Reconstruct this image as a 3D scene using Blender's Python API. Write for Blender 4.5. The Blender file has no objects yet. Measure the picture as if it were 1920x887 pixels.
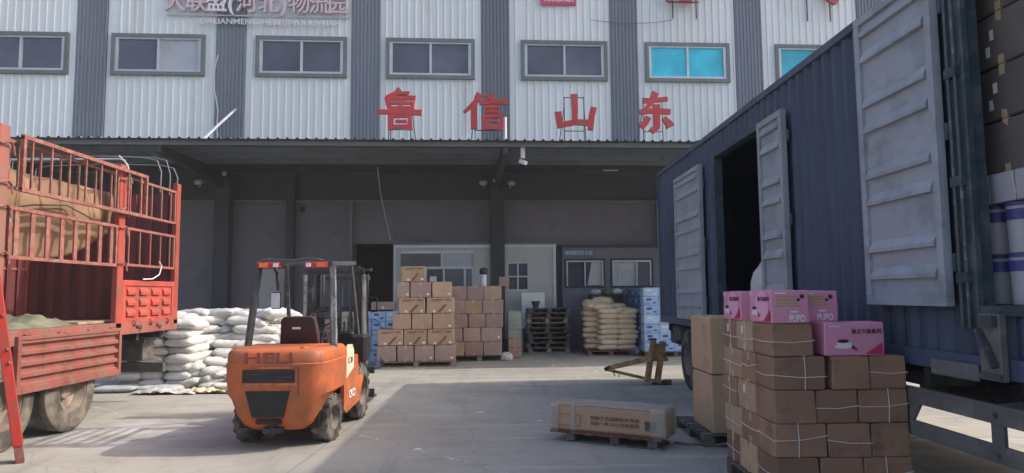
import bpy, bmesh, math, random
from math import sin, cos, pi, radians as R
from mathutils import Vector as V, Matrix, Euler, noise as NZ
random.seed(7)
sc = bpy.context.scene
col = sc.collection

# ------------------------------------------------------------------ camera, sky, sun, exposure
cam_d = bpy.data.cameras.new('camera'); cam = bpy.data.objects.new('camera', cam_d); col.objects.link(cam)
cam_d.sensor_width = 36.0; cam_d.lens = 36.0*1300/1920; cam_d.clip_end = 2000; cam_d.clip_start = .05
yaw, pitch, roll = R(1.0), R(4.77), R(0.5)
fw = V((sin(yaw)*cos(pitch), cos(yaw)*cos(pitch), sin(pitch)))
rt0 = V((cos(yaw), -sin(yaw), 0)); up0 = rt0.cross(fw)
rt = rt0*cos(roll) - up0*sin(roll); up = up0*cos(roll) + rt0*sin(roll)
M = Matrix((rt, up, -fw)).transposed().to_4x4(); M.translation = V((0, 0, 1.65)); cam.matrix_world = M
sc.camera = cam

SUN_EL, SUN_AZ = 39.1, 6.0           # elevation; azimuth measured from +X towards +Y
w = bpy.data.worlds.new('World'); sc.world = w; w.use_nodes = True
nt = w.node_tree; nt.nodes.clear()
wo = nt.nodes.new('ShaderNodeOutputWorld'); bg = nt.nodes.new('ShaderNodeBackground'); sk = nt.nodes.new('ShaderNodeTexSky')
sk.sky_type = 'NISHITA'; sk.sun_disc = False; sk.sun_elevation = R(SUN_EL); sk.sun_rotation = R(90 - SUN_AZ)
sk.air_density = 1.0; sk.dust_density = 4.6; sk.ozone_density = 0.8
bg.inputs[1].default_value = 0.15
nt.links.new(sk.outputs[0], bg.inputs[0]); nt.links.new(bg.outputs[0], wo.inputs[0])
sl = bpy.data.lights.new('sun', 'SUN'); so = bpy.data.objects.new('sun', sl); col.objects.link(so)
sl.energy = 1.9; sl.angle = R(0.6); sl.color = (1.0, .92, .79)
sd = V((cos(R(SUN_AZ))*cos(R(SUN_EL)), sin(R(SUN_AZ))*cos(R(SUN_EL)), sin(R(SUN_EL))))
so.rotation_euler = sd.to_track_quat('Z', 'Y').to_euler(); so.location = (20, 5, 20)
vs = sc.view_settings; vs.view_transform = 'Standard'; vs.look = 'None'; vs.exposure = 0.9; vs.gamma = 1; vs.use_curve_mapping = False

# ------------------------------------------------------------------ materials
MC = {}
def mat(name, c, rough=.7, metal=0, var=.12, scale=2.5, bump=.15, bscale=60, dirt=None, damt=.0, dscale=4, spec=.4, emit=0, streak=False, rusty=0):
    if name in MC: return MC[name]
    m = bpy.data.materials.new(name); m.use_nodes = True; n = m.node_tree.nodes; l = m.node_tree.links; n.clear()
    out = n.new('ShaderNodeOutputMaterial'); b = n.new('ShaderNodeBsdfPrincipled'); l.new(b.outputs[0], out.inputs[0])
    tc = n.new('ShaderNodeTexCoord'); oi = n.new('ShaderNodeObjectInfo')
    mu = n.new('ShaderNodeVectorMath'); mu.operation = 'MULTIPLY_ADD'
    cb = n.new('ShaderNodeCombineXYZ'); mm = n.new('ShaderNodeMath'); mm.operation = 'MULTIPLY'; mm.inputs[1].default_value = 37
    l.new(oi.outputs['Random'], mm.inputs[0])
    for i in range(3): l.new(mm.outputs[0], cb.inputs[i])
    mu.inputs[1].default_value = (1, 1, .18) if streak else (1, 1, 1)
    l.new(tc.outputs['Object'], mu.inputs[0]); l.new(cb.outputs[0], mu.inputs[2])
    nz = n.new('ShaderNodeTexNoise'); nz.inputs['Scale'].default_value = scale; nz.inputs['Detail'].default_value = 6
    l.new(mu.outputs[0], nz.inputs['Vector'])
    rp = n.new('ShaderNodeValToRGB'); rp.color_ramp.elements[0].position = .3; rp.color_ramp.elements[1].position = .7
    rp.color_ramp.elements[0].color = (*[x*(1-var) for x in c], 1); rp.color_ramp.elements[1].color = (*[min(1, x*(1+var)) for x in c], 1)
    l.new(nz.outputs[0], rp.inputs[0]); cur = rp.outputs[0]
    # each object a little lighter or darker than its neighbours
    hv = n.new('ShaderNodeHueSaturation'); mr = n.new('ShaderNodeMapRange'); mr.inputs[3].default_value = 1-var*.8; mr.inputs[4].default_value = 1+var*.8
    l.new(oi.outputs['Random'], mr.inputs[0]); l.new(mr.outputs[0], hv.inputs['Value']); l.new(cur, hv.inputs['Color']); cur = hv.outputs[0]
    if dirt:
        n2 = n.new('ShaderNodeTexNoise'); n2.inputs['Scale'].default_value = dscale; n2.inputs['Detail'].default_value = 8; n2.inputs['Roughness'].default_value = .65
        l.new(mu.outputs[0], n2.inputs['Vector'])
        r2 = n.new('ShaderNodeMapRange'); r2.inputs[1].default_value = .62-damt*.35; r2.inputs[2].default_value = .78-damt*.3; r2.inputs[4].default_value = .9
        l.new(n2.outputs[0], r2.inputs[0]); mx = n.new('ShaderNodeMix'); mx.data_type = 'RGBA'
        l.new(r2.outputs[0], mx.inputs[0]); l.new(cur, mx.inputs[6]); mx.inputs[7].default_value = (*dirt, 1); cur = mx.outputs[2]
    if rusty:      # chips, rust runs and scrapes in the paint
        n4 = n.new('ShaderNodeTexNoise'); n4.inputs['Scale'].default_value = 7; n4.inputs['Detail'].default_value = 9; n4.inputs['Roughness'].default_value = .72
        mp = n.new('ShaderNodeMapping'); mp.inputs['Scale'].default_value = (1, 1, .45); l.new(mu.outputs[0], mp.inputs[0]); l.new(mp.outputs[0], n4.inputs['Vector'])
        r4 = n.new('ShaderNodeMapRange'); r4.inputs[1].default_value = .70-rusty*.12; r4.inputs[2].default_value = .74-rusty*.1; r4.inputs[4].default_value = .85; l.new(n4.outputs[0], r4.inputs[0])
        m4 = n.new('ShaderNodeMix'); m4.data_type = 'RGBA'; l.new(r4.outputs[0], m4.inputs[0]); l.new(cur, m4.inputs[6]); m4.inputs[7].default_value = (.11, .06, .045, 1); cur = m4.outputs[2]
    l.new(cur, b.inputs['Base Color'])
    b.inputs['Metallic'].default_value = metal; b.inputs['Specular IOR Level'].default_value = spec
    rr = n.new('ShaderNodeMapRange'); rr.inputs[3].default_value = max(.04, rough-.1); rr.inputs[4].default_value = min(1, rough+.1)
    l.new(nz.outputs[0], rr.inputs[0]); l.new(rr.outputs[0], b.inputs['Roughness'])
    if bump:
        n3 = n.new('ShaderNodeTexNoise'); n3.inputs['Scale'].default_value = bscale; n3.inputs['Detail'].default_value = 3; l.new(mu.outputs[0], n3.inputs['Vector'])
        bp = n.new('ShaderNodeBump'); bp.inputs['Strength'].default_value = bump; bp.inputs['Distance'].default_value = .01
        l.new(n3.outputs[0], bp.inputs['Height']); l.new(bp.outputs[0], b.inputs['Normal'])
    MC[name] = m; return m

white_sid = mat('white_siding', (.68, .72, .745), .5, var=.07, scale=.5, bump=0, dirt=(.50, .51, .50), damt=.12, dscale=1.2, streak=True)
dark_sid = mat('slate_siding', (.175, .20, .25), .5, var=.12, scale=.7, bump=0, dirt=(.16,.17,.20), damt=.2, dscale=1.5, streak=True)
trim = mat('grey_trim', (.14, .165, .175), .6, bump=0)
alu = mat('aluminium', (.50, .53, .57), .4, .3, bump=0)
glass_dk = mat('window_glass', (.085, .09, .13), .10, bump=0, var=.35, scale=.9, spec=.7)
glass_bl = mat('curtained_glass', (.40, .43, .48), .3, bump=0, var=.08, spec=.6)
glass_cy = mat('cyan_film_glass', (.03, .46, .63), .2, bump=0, var=.22, scale=1.6, spec=.5)
canopy_m = mat('canopy_steel', (.14, .165, .185), .7, bump=0, var=.2, scale=.6, dirt=(.10, .085, .095), damt=.2)
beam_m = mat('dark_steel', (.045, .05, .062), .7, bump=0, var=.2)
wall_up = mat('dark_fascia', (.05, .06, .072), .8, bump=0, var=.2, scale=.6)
wall_lo = mat('rendered_wall', (.165, .158, .185), .85, bump=.1, var=.1, scale=.6, dirt=(.12, .115, .12), damt=.2, dscale=1.2)
cabin_w = mat('cabin_panel', (.50, .50, .48), .6, bump=0, var=.07, scale=1, dirt=(.3, .29, .27), damt=.15)
black = mat('black_plastic', (.018, .017, .018), .6, bump=.05)
blackv = mat('opening_shade', (.02, .02, .03), .9, bump=0)
rubber = mat('tyre_rubber', (.045, .042, .04), .85, bump=.2, var=.25, dirt=(.22, .20, .17), damt=.5, dscale=5)
rubber_d = mat('dusty_tyre', (.075, .068, .06), .9, bump=.3, var=.25, dirt=(.24, .21, .175), damt=.55, dscale=4)
red = mat('faded_red_paint', (.42, .068, .052), .6, var=.25, scale=3, dirt=(.22, .08, .06), damt=.45, dscale=6, rusty=.6)
red_d = mat('worn_red_paint', (.31, .085, .068), .7, var=.25, scale=3, dirt=(.22, .12, .095), damt=.55, dscale=7, streak=True, rusty=.8)
red_b = mat('bright_red_paint', (.46, .035, .03), .55, var=.15, dirt=(.22, .07, .05), damt=.45, dscale=8)
red_shade = mat('shaded_red_panel', (.16, .04, .045), .7, var=.15, dirt=(.09, .03, .03), damt=.3, streak=True)  # the truck's red with the shade inside the bed put into the colour
rust = mat('rusty_bar', (.21, .072, .058), .8, var=.3, scale=8, dirt=(.27, .18, .15), damt=.4, dscale=12)
rim_m = mat('dusty_rim', (.33, .28, .24), .7, .2, var=.2, dirt=(.18, .13, .1), damt=.5)
chassis = mat('chassis_black', (.035, .035, .04), .7, var=.3, dirt=(.10, .09, .085), damt=.4)
guard_m = mat('grey_guard', (.155, .145, .135), .7, var=.2, dirt=(.25, .23, .2), damt=.4, rusty=.4)
tank_m = mat('grimy_box', (.10, .09, .085), .7, var=.2, dirt=(.2, .18, .16), damt=.4)
orange = mat('orange_paint', (.64, .150, .045), .5, var=.16, scale=1.6, bump=.06, dirt=(.36, .13, .065), damt=.7, dscale=3.0, spec=.35, rusty=.8)
orange_d = mat('scuffed_orange', (.60, .17, .055), .6, var=.2, scale=3, dirt=(.2, .10, .06), damt=.5, dscale=9)
grey_st = mat('guard_steel', (.10, .11, .12), .45, .4, var=.2, dirt=(.3, .3, .3), damt=.2, dscale=10)
steel = mat('bright_steel', (.5, .5, .5), .35, .7, var=.2, dirt=(.1, .1, .1), damt=.4, dscale=9)
cream = mat('cream_panel', (.72, .66, .50), .5, var=.06)
kraft = mat('kraft_card', (.46, .31, .20), .85, var=.14, scale=2, bump=.08, dirt=(.36, .235, .155), damt=.15)
cargo_dk = mat('dark_cargo_card', (.15, .125, .115), .85, var=.15, scale=2, bump=.08)
kraft2 = mat('brown_card', (.34, .195, .125), .85, var=.22, scale=2, bump=.08, dirt=(.21, .125, .09), damt=.38)
kraft3 = mat('pinkish_card', (.40, .27, .22), .85, var=.14, scale=2, bump=.08)
kraft4 = mat('tan_card', (.56, .38, .24), .85, var=.1, scale=1.5, bump=.08, dirt=(.4, .27, .18), damt=.2)
tape_m = mat('packing_tape', (.50, .36, .22), .3, var=.1, bump=0)
twine_m = mat('white_twine', (.72, .69, .64), .7, bump=0, var=.1)
print_m = mat('brown_print', (.22, .09, .055), .8, bump=0)
ink = mat('dark_ink', (.05, .025, .035), .8, bump=0)
stick = mat('white_sticker', (.8, .79, .76), .6, bump=0, var=.04)
pink = mat('pink_card', (.72, .30, .43), .5, var=.08, scale=1.5, bump=.03)
pink_l = mat('pale_pink_print', (.86, .42, .62), .55, bump=0, var=.05)
pink_w = mat('white_pink_print', (.85, .74, .80), .6, bump=0, var=.03)
pink_r = mat('crimson_print', (.60, .04, .12), .55, bump=0)
olive = mat('olive_print', (.45, .38, .12), .7, bump=0)
choc = mat('chocolate_print', (.10, .03, .03), .6, bump=0)
bluebox = mat('pale_blue_card', (.40, .56, .78), .6, var=.14, scale=4, bump=0, dirt=(.62, .70, .80), damt=.3, dscale=12)
bluebox_d = mat('shaded_wrapped_blue_card', (.12, .19, .36), .35, var=.3, scale=3, bump=.1, dirt=(.2, .28, .42), damt=.4, dscale=7, streak=True)  # shrink-wrapped cartons, shade of the stack's left face put into the colour
blue_ink = mat('blue_ink', (.05, .12, .40), .7, bump=0)
sack_w = mat('white_sack', (.54, .54, .53), .75, var=.12, scale=4, bump=.9, bscale=18, dirt=(.36, .34, .30), damt=.3, dscale=5)
sack_t = mat('tan_sack', (.74, .58, .39), .8, var=.12, scale=4, bump=.4, bscale=24, dirt=(.5, .38, .25), damt=.2)
sack_g = mat('grey_sack', (.42, .44, .47), .8, var=.1, scale=4, bump=.35, bscale=24)
wood_p = mat('pallet_wood', (.36, .27, .18), .85, var=.25, scale=5, dirt=(.16, .12, .09), damt=.3, dscale=7)
wood_d = mat('weathered_wood', (.13, .12, .105), .9, var=.3, scale=5, dirt=(.25, .23, .2), damt=.3, dscale=7)
yellow = mat('old_yellow_paint', (.46, .29, .13), .75, var=.3, scale=6, dirt=(.22, .13, .08), damt=.6, dscale=9)
cont_m = mat('container_blue', (.076, .095, .152), .5, var=.15, scale=1, bump=0, dirt=(.045, .055, .08), damt=.35, dscale=2, streak=True, rusty=.35)
cont_d = mat('container_frame', (.045, .07, .085), .55, var=.2, bump=0, dirt=(.13, .14, .15), damt=.35, dscale=6, rusty=.4)
door_m = mat('grey_door_paint', (.36, .385, .43), .5, var=.08, scale=1, bump=0, dirt=(.25, .27, .29), damt=.4, dscale=3, rusty=.4)
tarp_m = mat('tan_tarpaulin', (.23, .14, .09), .85, var=.2, scale=1.5, bump=.4, bscale=9, dirt=(.30, .21, .10), damt=.3, dscale=1.5)
rag_m = mat('olive_rag', (.12, .12, .085), .9, var=.35, scale=6, bump=.4, bscale=20, dirt=(.24, .23, .17), damt=.3)
lettred = mat('red_letter', (.50, .045, .055), .55, var=.15, bump=0, dirt=(.36, .09, .10), damt=.4)
letside = mat('pink_white_letter', (.62, .50, .55), .55, var=.06, bump=0)
letwhite = mat('white_letter', (.74, .70, .74), .5, var=.04, bump=0)
pail_m = mat('pail_white', (.42, .40, .43), .4, var=.06, bump=0)
pail_b = mat('pail_blue', (.06, .06, .22), .4, var=.2, bump=0)
lens_r = mat('red_lens', (.50, .03, .05), .25, bump=0)
lens_o = mat('orange_lens', (.85, .20, .03), .25, bump=0)
lens_w = mat('white_lens', (.8, .8, .78), .2, bump=0)
blue_mt = mat('blue_tube', (.06, .14, .32), .4, bump=0)

# ------------------------------------------------------------------ mesh helpers
class MB:
    def __init__(s): s.bm = bmesh.new()
    def _mi(s, n0, mi):
        s.bm.faces.ensure_lookup_table()
        for f in s.bm.faces[n0:]: f.material_index = mi
    def box(s, c, d, rot=None, mi=0, bev=0):
        n0 = len(s.bm.faces)
        m = Matrix.Translation(V(c)) @ (Euler(rot).to_matrix().to_4x4() if rot else Matrix()) @ Matrix.Diagonal((*d, 1))
        if bev:
            t = bmesh.new(); bmesh.ops.create_cube(t, size=1, matrix=m); bmesh.ops.bevel(t, geom=t.edges[:], offset=bev, segments=1, affect='EDGES')
            me = bpy.data.meshes.new('t'); t.to_mesh(me); t.free(); s.bm.from_mesh(me); bpy.data.meshes.remove(me)
        else: bmesh.ops.create_cube(s.bm, size=1, matrix=m)
        s._mi(n0, mi); return s
    def b2(s, a, b, mi=0, bev=0):
        a, b = V(a), V(b); return s.box((a+b)/2, [abs(x) for x in (b-a)], mi=mi, bev=bev)
    def cyl(s, p0, p1, r, n=14, r2=None, mi=0, cap=True):
        p0, p1 = V(p0), V(p1); d = p1-p0; n0 = len(s.bm.faces)
        m = Matrix.Translation((p0+p1)/2) @ d.to_track_quat('Z', 'Y').to_matrix().to_4x4()
        bmesh.ops.create_cone(s.bm, cap_ends=cap, segments=n, radius1=r, radius2=r if r2 is None else r2, depth=d.length, matrix=m)
        s._mi(n0, mi); return s
    def bar(s, p0, p1, wd, h, mi=0, roll=0, bev=0):
        p0, p1 = V(p0), V(p1); d = p1-p0; q = d.to_track_quat('Y', 'Z') @ Euler((0, roll, 0)).to_quaternion()
        return s.box((p0+p1)/2, (wd, d.length, h), q.to_euler(), mi, bev)
    def tube(s, pts, r, n=8, mi=0):
        pts = [V(p) for p in pts]; n0 = len(s.bm.faces); rings = []; side = None
        for i, p in enumerate(pts):
            t = (pts[min(i+1, len(pts)-1)]-pts[max(i-1, 0)]).normalized()
            if side is None: side = t.orthogonal().normalized()
            else: side = (side-t*side.dot(t)).normalized()
            o = t.cross(side)
            rings.append([s.bm.verts.new(p+(side*cos(2*pi*k/n)+o*sin(2*pi*k/n))*r) for k in range(n)])
        for a, b in zip(rings, rings[1:]):
            for k in range(n): s.bm.faces.new((a[k], a[(k+1) % n], b[(k+1) % n], b[k]))
        s.bm.faces.new(rings[0][::-1]); s.bm.faces.new(rings[-1]); s._mi(n0, mi); return s
    def prism(s, pts, d, mi=0):          # polygon (3D points) pushed along vector d
        n0 = len(s.bm.faces); d = V(d); a = [s.bm.verts.new(V(p)) for p in pts]; b = [s.bm.verts.new(V(p)+d) for p in pts]
        s.bm.faces.new(a); s.bm.faces.new(b[::-1])
        for i in range(len(a)): s.bm.faces.new((a[i], b[i], b[(i+1) % len(a)], a[(i+1) % len(a)]))
        s._mi(n0, mi); return s
    def loft(s, rings, mi=0, caps=True, close=True):
        n0 = len(s.bm.faces); rs = [[s.bm.verts.new(V(p)) for p in r] for r in rings]
        for a, b in zip(rs, rs[1:]):
            for k in range(len(a) if close else len(a)-1): s.bm.faces.new((a[k], a[(k+1) % len(a)], b[(k+1) % len(a)], b[k]))
        if caps: s.bm.faces.new(rs[0][::-1]); s.bm.faces.new(rs[-1])
        s._mi(n0, mi); return s
    def mesh(s, name, mats, smooth=False):
        bmesh.ops.recalc_face_normals(s.bm, faces=s.bm.faces[:])
        me = bpy.data.meshes.new(name); s.bm.to_mesh(me); s.bm.free()
        for m in (mats if isinstance(mats, (list, tuple)) else [mats]): me.materials.append(m)
        if smooth:
            for p in me.polygons: p.use_smooth = True
            if smooth != 'all': me.set_sharp_from_angle(angle=R(38))
        return me
    def build(s, name, mats, parent=None, smooth=False): return link(name, s.mesh(name, mats, smooth), parent)

def link(name, me, parent=None, loc=None, rz=None):
    o = bpy.data.objects.new(name, me); col.objects.link(o)
    if parent: o.parent = parent
    if loc is not None: o.location = loc
    if rz is not None: o.rotation_euler = (0, 0, rz) if not isinstance(rz, (tuple, list)) else rz
    return o
def tag(o, label, cat, group=None):
    o['label'] = label; o['category'] = cat
    if group: o['group'] = group
    return o
def thing(name, label, cat, loc=(0, 0, 0), rz=0, group=None):
    o = bpy.data.objects.new(name, None); col.objects.link(o); o.location = loc
    o.rotation_euler = (0, 0, rz) if not isinstance(rz, (tuple, list)) else rz
    o.empty_display_size = .1; return tag(o, label, cat, group)
def copy_tree(o, parent=None):
    c = o.copy(); col.objects.link(c)
    if parent: c.parent = parent
    for ch in list(o.children): copy_tree(ch, c)
    return c
TC = {}
def text_mesh(t, size, depth, fat, m):
    k = (t, size, depth, fat, m.name)
    if k in TC: return TC[k]
    cu = bpy.data.curves.new('t', 'FONT'); cu.body = t; cu.size = size; cu.extrude = depth/2; cu.offset = fat
    cu.align_x = 'CENTER'; cu.align_y = 'CENTER'; cu.resolution_u = 3
    o = bpy.data.objects.new('t', cu); col.objects.link(o)
    me = bpy.data.meshes.new_from_object(o.evaluated_get(bpy.context.evaluated_depsgraph_get()))
    bpy.data.objects.remove(o); bpy.data.curves.remove(cu); me.materials.clear(); me.materials.append(m); TC[k] = me; return me
def text(name, t, size, loc, m, parent=None, rz=0, depth=.003, fat=0.0, wd=None, rx=pi/2):
    me = text_mesh(t, size, depth, fat, m); o = link(name, me, parent, loc, (rx, 0, rz))
    if wd:
        xs = [v.co.x for v in me.vertices]; o.scale = (wd/(max(xs)-min(xs)), 1, 1)
    return o
ORD = ['first', 'second', 'third', 'fourth', 'fifth', 'sixth', 'seventh', 'eighth', 'ninth', 'tenth', 'eleventh', 'twelfth']

# ------------------------------------------------------------------ ground
def ground():
    b = MB(); S = 500
    b.bm.faces.new([b.bm.verts.new(p) for p in ((-S, -S, 0), (S, -S, 0), (S, S, 0), (-S, S, 0))])
    m = bpy.data.materials.new('yard_concrete'); m.use_nodes = True; n = m.node_tree.nodes; l = m.node_tree.links
    bs = n['Principled BSDF']; bs.inputs['Roughness'].default_value = .85; bs.inputs['Specular IOR Level'].default_value = .25
    g = n.new('ShaderNodeNewGeometry')
    def nz(sc_, det, ro=.55, vec=None, dist=0):
        t = n.new('ShaderNodeTexNoise'); t.inputs['Scale'].default_value = sc_; t.inputs['Detail'].default_value = det; t.inputs['Roughness'].default_value = ro
        t.inputs['Distortion'].default_value = dist; l.new(vec or g.outputs['Position'], t.inputs['Vector']); return t.outputs[0]
    def mr(x, a, b_, c=0, d=1):
        t = n.new('ShaderNodeMapRange'); l.new(x, t.inputs[0])
        for i, v in enumerate((a, b_, c, d)): t.inputs[i+1].default_value = v
        return t.outputs[0]
    def mix(f, a, b_):
        t = n.new('ShaderNodeMix'); t.data_type = 'RGBA'; l.new(f, t.inputs[0])
        for i, v in ((6, a), (7, b_)):
            if isinstance(v, tuple): t.inputs[i].default_value = (*v, 1)
            else: l.new(v, t.inputs[i])
        return t.outputs[2]
    def math_(op, a, b_):
        t = n.new('ShaderNodeMath'); t.operation = op; l.new(a, t.inputs[0])
        if isinstance(b_, (int, float)): t.inputs[1].default_value = b_
        else: l.new(b_, t.inputs[1])
        return t.outputs[0]
    c = mix(mr(nz(.35, 5), .35, .65), (.29, .28, .258), (.40, .382, .345))
    c = mix(mr(nz(1.7, 8, .7), .52, .72, 0, .6), c, (.225, .21, .195))          # damp and oil stains
    c = mix(mr(nz(6, 6, .7), .55, .8, 0, .35), c, (.46, .44, .41))              # pale dust
    c = mix(mr(nz(3.1, 8, .75, None, .8), .64, .74, 0, .5), c, (.155, .15, .145))          # oil spots
    c = mix(mr(nz(60, 3, .7), .4, .8, 0, .3), c, (.20, .19, .18))               # aggregate speckle
    mp = n.new('ShaderNodeMapping'); l.new(g.outputs['Position'], mp.inputs[0]); mp.inputs['Scale'].default_value = (.25, 3.2, 1); mp.inputs['Rotation'].default_value = (0, 0, .25)
    c = mix(mr(nz(1.0, 7, .65, mp.outputs[0], .6), .55, .68, 0, .65), c, (.50, .48, .45))   # tyre dragged dust
    mp2 = n.new('ShaderNodeMapping'); l.new(g.outputs['Position'], mp2.inputs[0]); mp2.inputs['Scale'].default_value = (2.2, .25, 1)
    c = mix(mr(nz(1.0, 6, .6, mp2.outputs[0], .4), .56, .7, 0, .55), c, (.21, .2, .19))
    # spilled white powder by the red truck's wheels
    d1 = n.new('ShaderNodeVectorMath'); d1.operation = 'DISTANCE'; l.new(g.outputs['Position'], d1.inputs[0]); d1.inputs[1].default_value = (-4.5, 8.7, 0)
    f = math_('MULTIPLY', mr(d1.outputs['Value'], .2, 1.25, .8, 0), mr(nz(2.2, 6, .6), .4, .6))
    c = mix(f, c, (.56, .57, .60))
    # slab joints
    bm_ = n.new('ShaderNodeMapping'); bm_.inputs['Location'].default_value = (2.3, 1.1, 0); bm_.inputs['Rotation'].default_value = (0, 0, R(2.5)); l.new(g.outputs['Position'], bm_.inputs[0]); br = n.new('ShaderNodeTexBrick'); l.new(bm_.outputs[0], br.inputs['Vector']); br.offset = 0; br.inputs['Scale'].default_value = 1
    br.inputs['Brick Width'].default_value = 5.2; br.inputs['Row Height'].default_value = 4.6; br.inputs['Mortar Size'].default_value = .012
    c = mix(mr(br.outputs['Fac'], 0, 1, 0, .45), c, (.16, .15, .14))
    vo = n.new('ShaderNodeTexVoronoi'); vo.feature = 'DISTANCE_TO_EDGE'; vo.inputs['Scale'].default_value = .33
    wp = n.new('ShaderNodeVectorMath'); wp.operation = 'ADD'; l.new(g.outputs['Position'], wp.inputs[0])
    t = n.new('ShaderNodeTexNoise'); t.inputs['Scale'].default_value = 1.3; t.inputs['Detail'].default_value = 5; l.new(g.outputs['Position'], t.inputs[0])
    l.new(t.outputs['Color'], wp.inputs[1]); l.new(wp.outputs[0], vo.inputs['Vector'])
    c = mix(mr(vo.outputs['Distance'], 0, .006, .35, 0), c, (.14, .13, .12))
    l.new(c, bs.inputs['Base Color'])
    bp = n.new('ShaderNodeBump'); bp.inputs['Strength'].default_value = .3; bp.inputs['Distance'].default_value = .01
    l.new(nz(35, 5, .7), bp.inputs['Height']); l.new(bp.outputs[0], bs.inputs['Normal'])
    o = b.build('ground', m); o['kind'] = 'structure'
ground()
def paint_line(pts, wd):
    m = MC.get('worn_line')
    if not m:
        m = mat('worn_line', (.62, .61, .58), .8, bump=0, var=.05, scale=3)
        n = m.node_tree.nodes; l = m.node_tree.links; b = [x for x in n if x.type == 'BSDF_PRINCIPLED'][0]
        t = n.new('ShaderNodeTexNoise'); t.inputs['Scale'].default_value = 5; t.inputs['Detail'].default_value = 8; t.inputs['Roughness'].default_value = .7
        g = n.new('ShaderNodeNewGeometry'); l.new(g.outputs['Position'], t.inputs['Vector'])
        r = n.new('ShaderNodeMapRange'); r.inputs[1].default_value = .47; r.inputs[2].default_value = .62; r.inputs[4].default_value = .75; l.new(t.outputs[0], r.inputs[0]); l.new(r.outputs[0], b.inputs['Alpha'])
    b = MB(); prev = None; pts = [V(p) for p in pts]
    for i, p in enumerate(pts):
        t = (pts[min(i+1, len(pts)-1)]-pts[max(0, i-1)]).normalized(); s = V((-t.y, t.x))*wd/2
        cur = (b.bm.verts.new((p.x+s.x, p.y+s.y, .004)), b.bm.verts.new((p.x-s.x, p.y-s.y, .004)))
        if prev: b.bm.faces.new((prev[0], cur[0], cur[1], prev[1]))
        prev = cur
    o = b.build('painted_line', m); o['kind'] = 'structure'
paint_line([(-1.9, 8.6), (-1.3, 8.05), (-.75, 7.4), (.1, 6.55), (.6, 6.1)], .07)
paint_line([(-6.4, 11.0), (-5.2, 9.9), (-4.0, 9.25), (-3.4, 8.9)], .09)
paint_line([(-2.2, 14.0), (0.5, 13.9), (3.1, 13.85), (6, 13.8)], .10)

# ------------------------------------------------------------------ warehouse
FA = R(3.0); U = V((cos(FA), sin(FA), 0)); N = V((-sin(FA), cos(FA), 0)); B0 = N*20.971
def W(s, d, z): return B0 + U*s + N*d + V((0, 0, z))
bld = thing('warehouse', 'long two storey warehouse clad in white and slate ribbed sheet above an open loading canopy', 'building', tuple(B0), FA)
HT = 12.6
def siding(b, s0, s1, z0, z1, per=.224, h=.028, rib=.06, d=0):
    pr = []; s = s0
    while s < s1-1e-4:
        for ds, dd in ((0, 0), (per-rib, 0), (per-rib*.8, -h), (per-rib*.2, -h)):
            if s+ds < s1: pr.append((s+ds, dd))
        s += per
    pr.append((s1, 0))
    va = [b.bm.verts.new((x, d+y, z0)) for x, y in pr]; vb = [b.bm.verts.new((x, d+y, z1)) for x, y in pr]
    for i in range(len(pr)-1): b.bm.faces.new((va[i], va[i+1], vb[i+1], vb[i]))
PC = [-11.05, -7.0, -2.97, 1.0, 5.05, 9.08, 13.15]
PC = [PC[0]-4.03*k for k in range(6, 0, -1)] + PC + [PC[-1]+4.03*k for k in range(1, 6)]
Z0 = 4.48
MB().b2((PC[0]-2, .02, Z0+.75), (PC[-1]+2, .3, HT)).build('upper_wall_backing', beam_m, bld)
MB().b2((PC[0]-2, .0, HT), (PC[-1]+2, .4, HT+.15)).build('parapet_cap', trim, bld)
for pc in PC:
    b = MB(); siding(b, pc-.44, pc+.44, 5.3, HT, .11, .03, .055, -.035); b.build('slate_siding_band', dark_sid, bld)
win_kind = {-9.1: 'curtain', -12.9: 'glint', 7.07: 'cyan', 11.45: 'cyan'}
for a, c in zip(PC, PC[1:]):
    s0, s1 = a+.44, c-.44; wc = {-11.05: -9.11, -15.08: -13.05, -7.0: -4.90, -2.97: -1.0, 1.0: 3.15, 5.05: 7.07, 9.08: 11.45}.get(round(a, 2), (a+c)/2)
    w0, w1, wz0, wz1 = wc-1.33, wc+1.33, 8.31, 9.50
    if a > 9 and a < 10: w0 = wc-1.5; w1 = s1-.05
    b = MB(); siding(b, s0, w0, 5.3, HT); siding(b, w1, s1, 5.3, HT); siding(b, w0, w1, 5.3, wz0); siding(b, w0, w1, wz1, HT)
    b.build('white_siding_panel', white_sid, bld)
    f = MB()
    for p, q in (((w0-.03, -.09, wz0-.05), (w0+.08, .08, wz1+.03)), ((w1-.08, -.09, wz0-.05), (w1+.03, .08, wz1+.03)),
                 ((w0+.08, -.09, wz1-.08), (w1-.08, .08, wz1+.03)), ((w0+.08, -.1, wz0-.05), (w1-.08, .08, wz0+.06))): f.b2(p, q)
    wf = f.build('window', trim, bld)
    i0, i1, j0, j1 = w0+.08, w1-.08, wz0+.06, wz1-.08; mid = (i0+i1)/2; fr = MB()
    fr.b2((i0, -.06, j0), (i0+.09, .05, j1)).b2((i1-.09, -.06, j0), (i1, .05, j1)).b2((i0+.09, -.06, j1-.05), (i1-.09, .05, j1)).b2((i0+.09, -.062, j0), (i1-.09, .05, j0+.07)).b2((mid-.035, -.065, j0+.07), (mid+.035, .04, j1-.05))
    fr.build('window_frame', alu, wf)
    for k, (x0, x1) in enumerate(((i0+.09, mid-.035), (mid+.035, i1-.09))):
        g = glass_dk
        if wc > 7 and wc < 12: g = glass_cy
        if round(wc, 1) == -9.1 and k == 1: g = glass_bl
        MB().b2((x0, -.01+k*.012, j0+.07), (x1, -.002+k*.012, j1-.05)).build('pane', g, wf)
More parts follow.
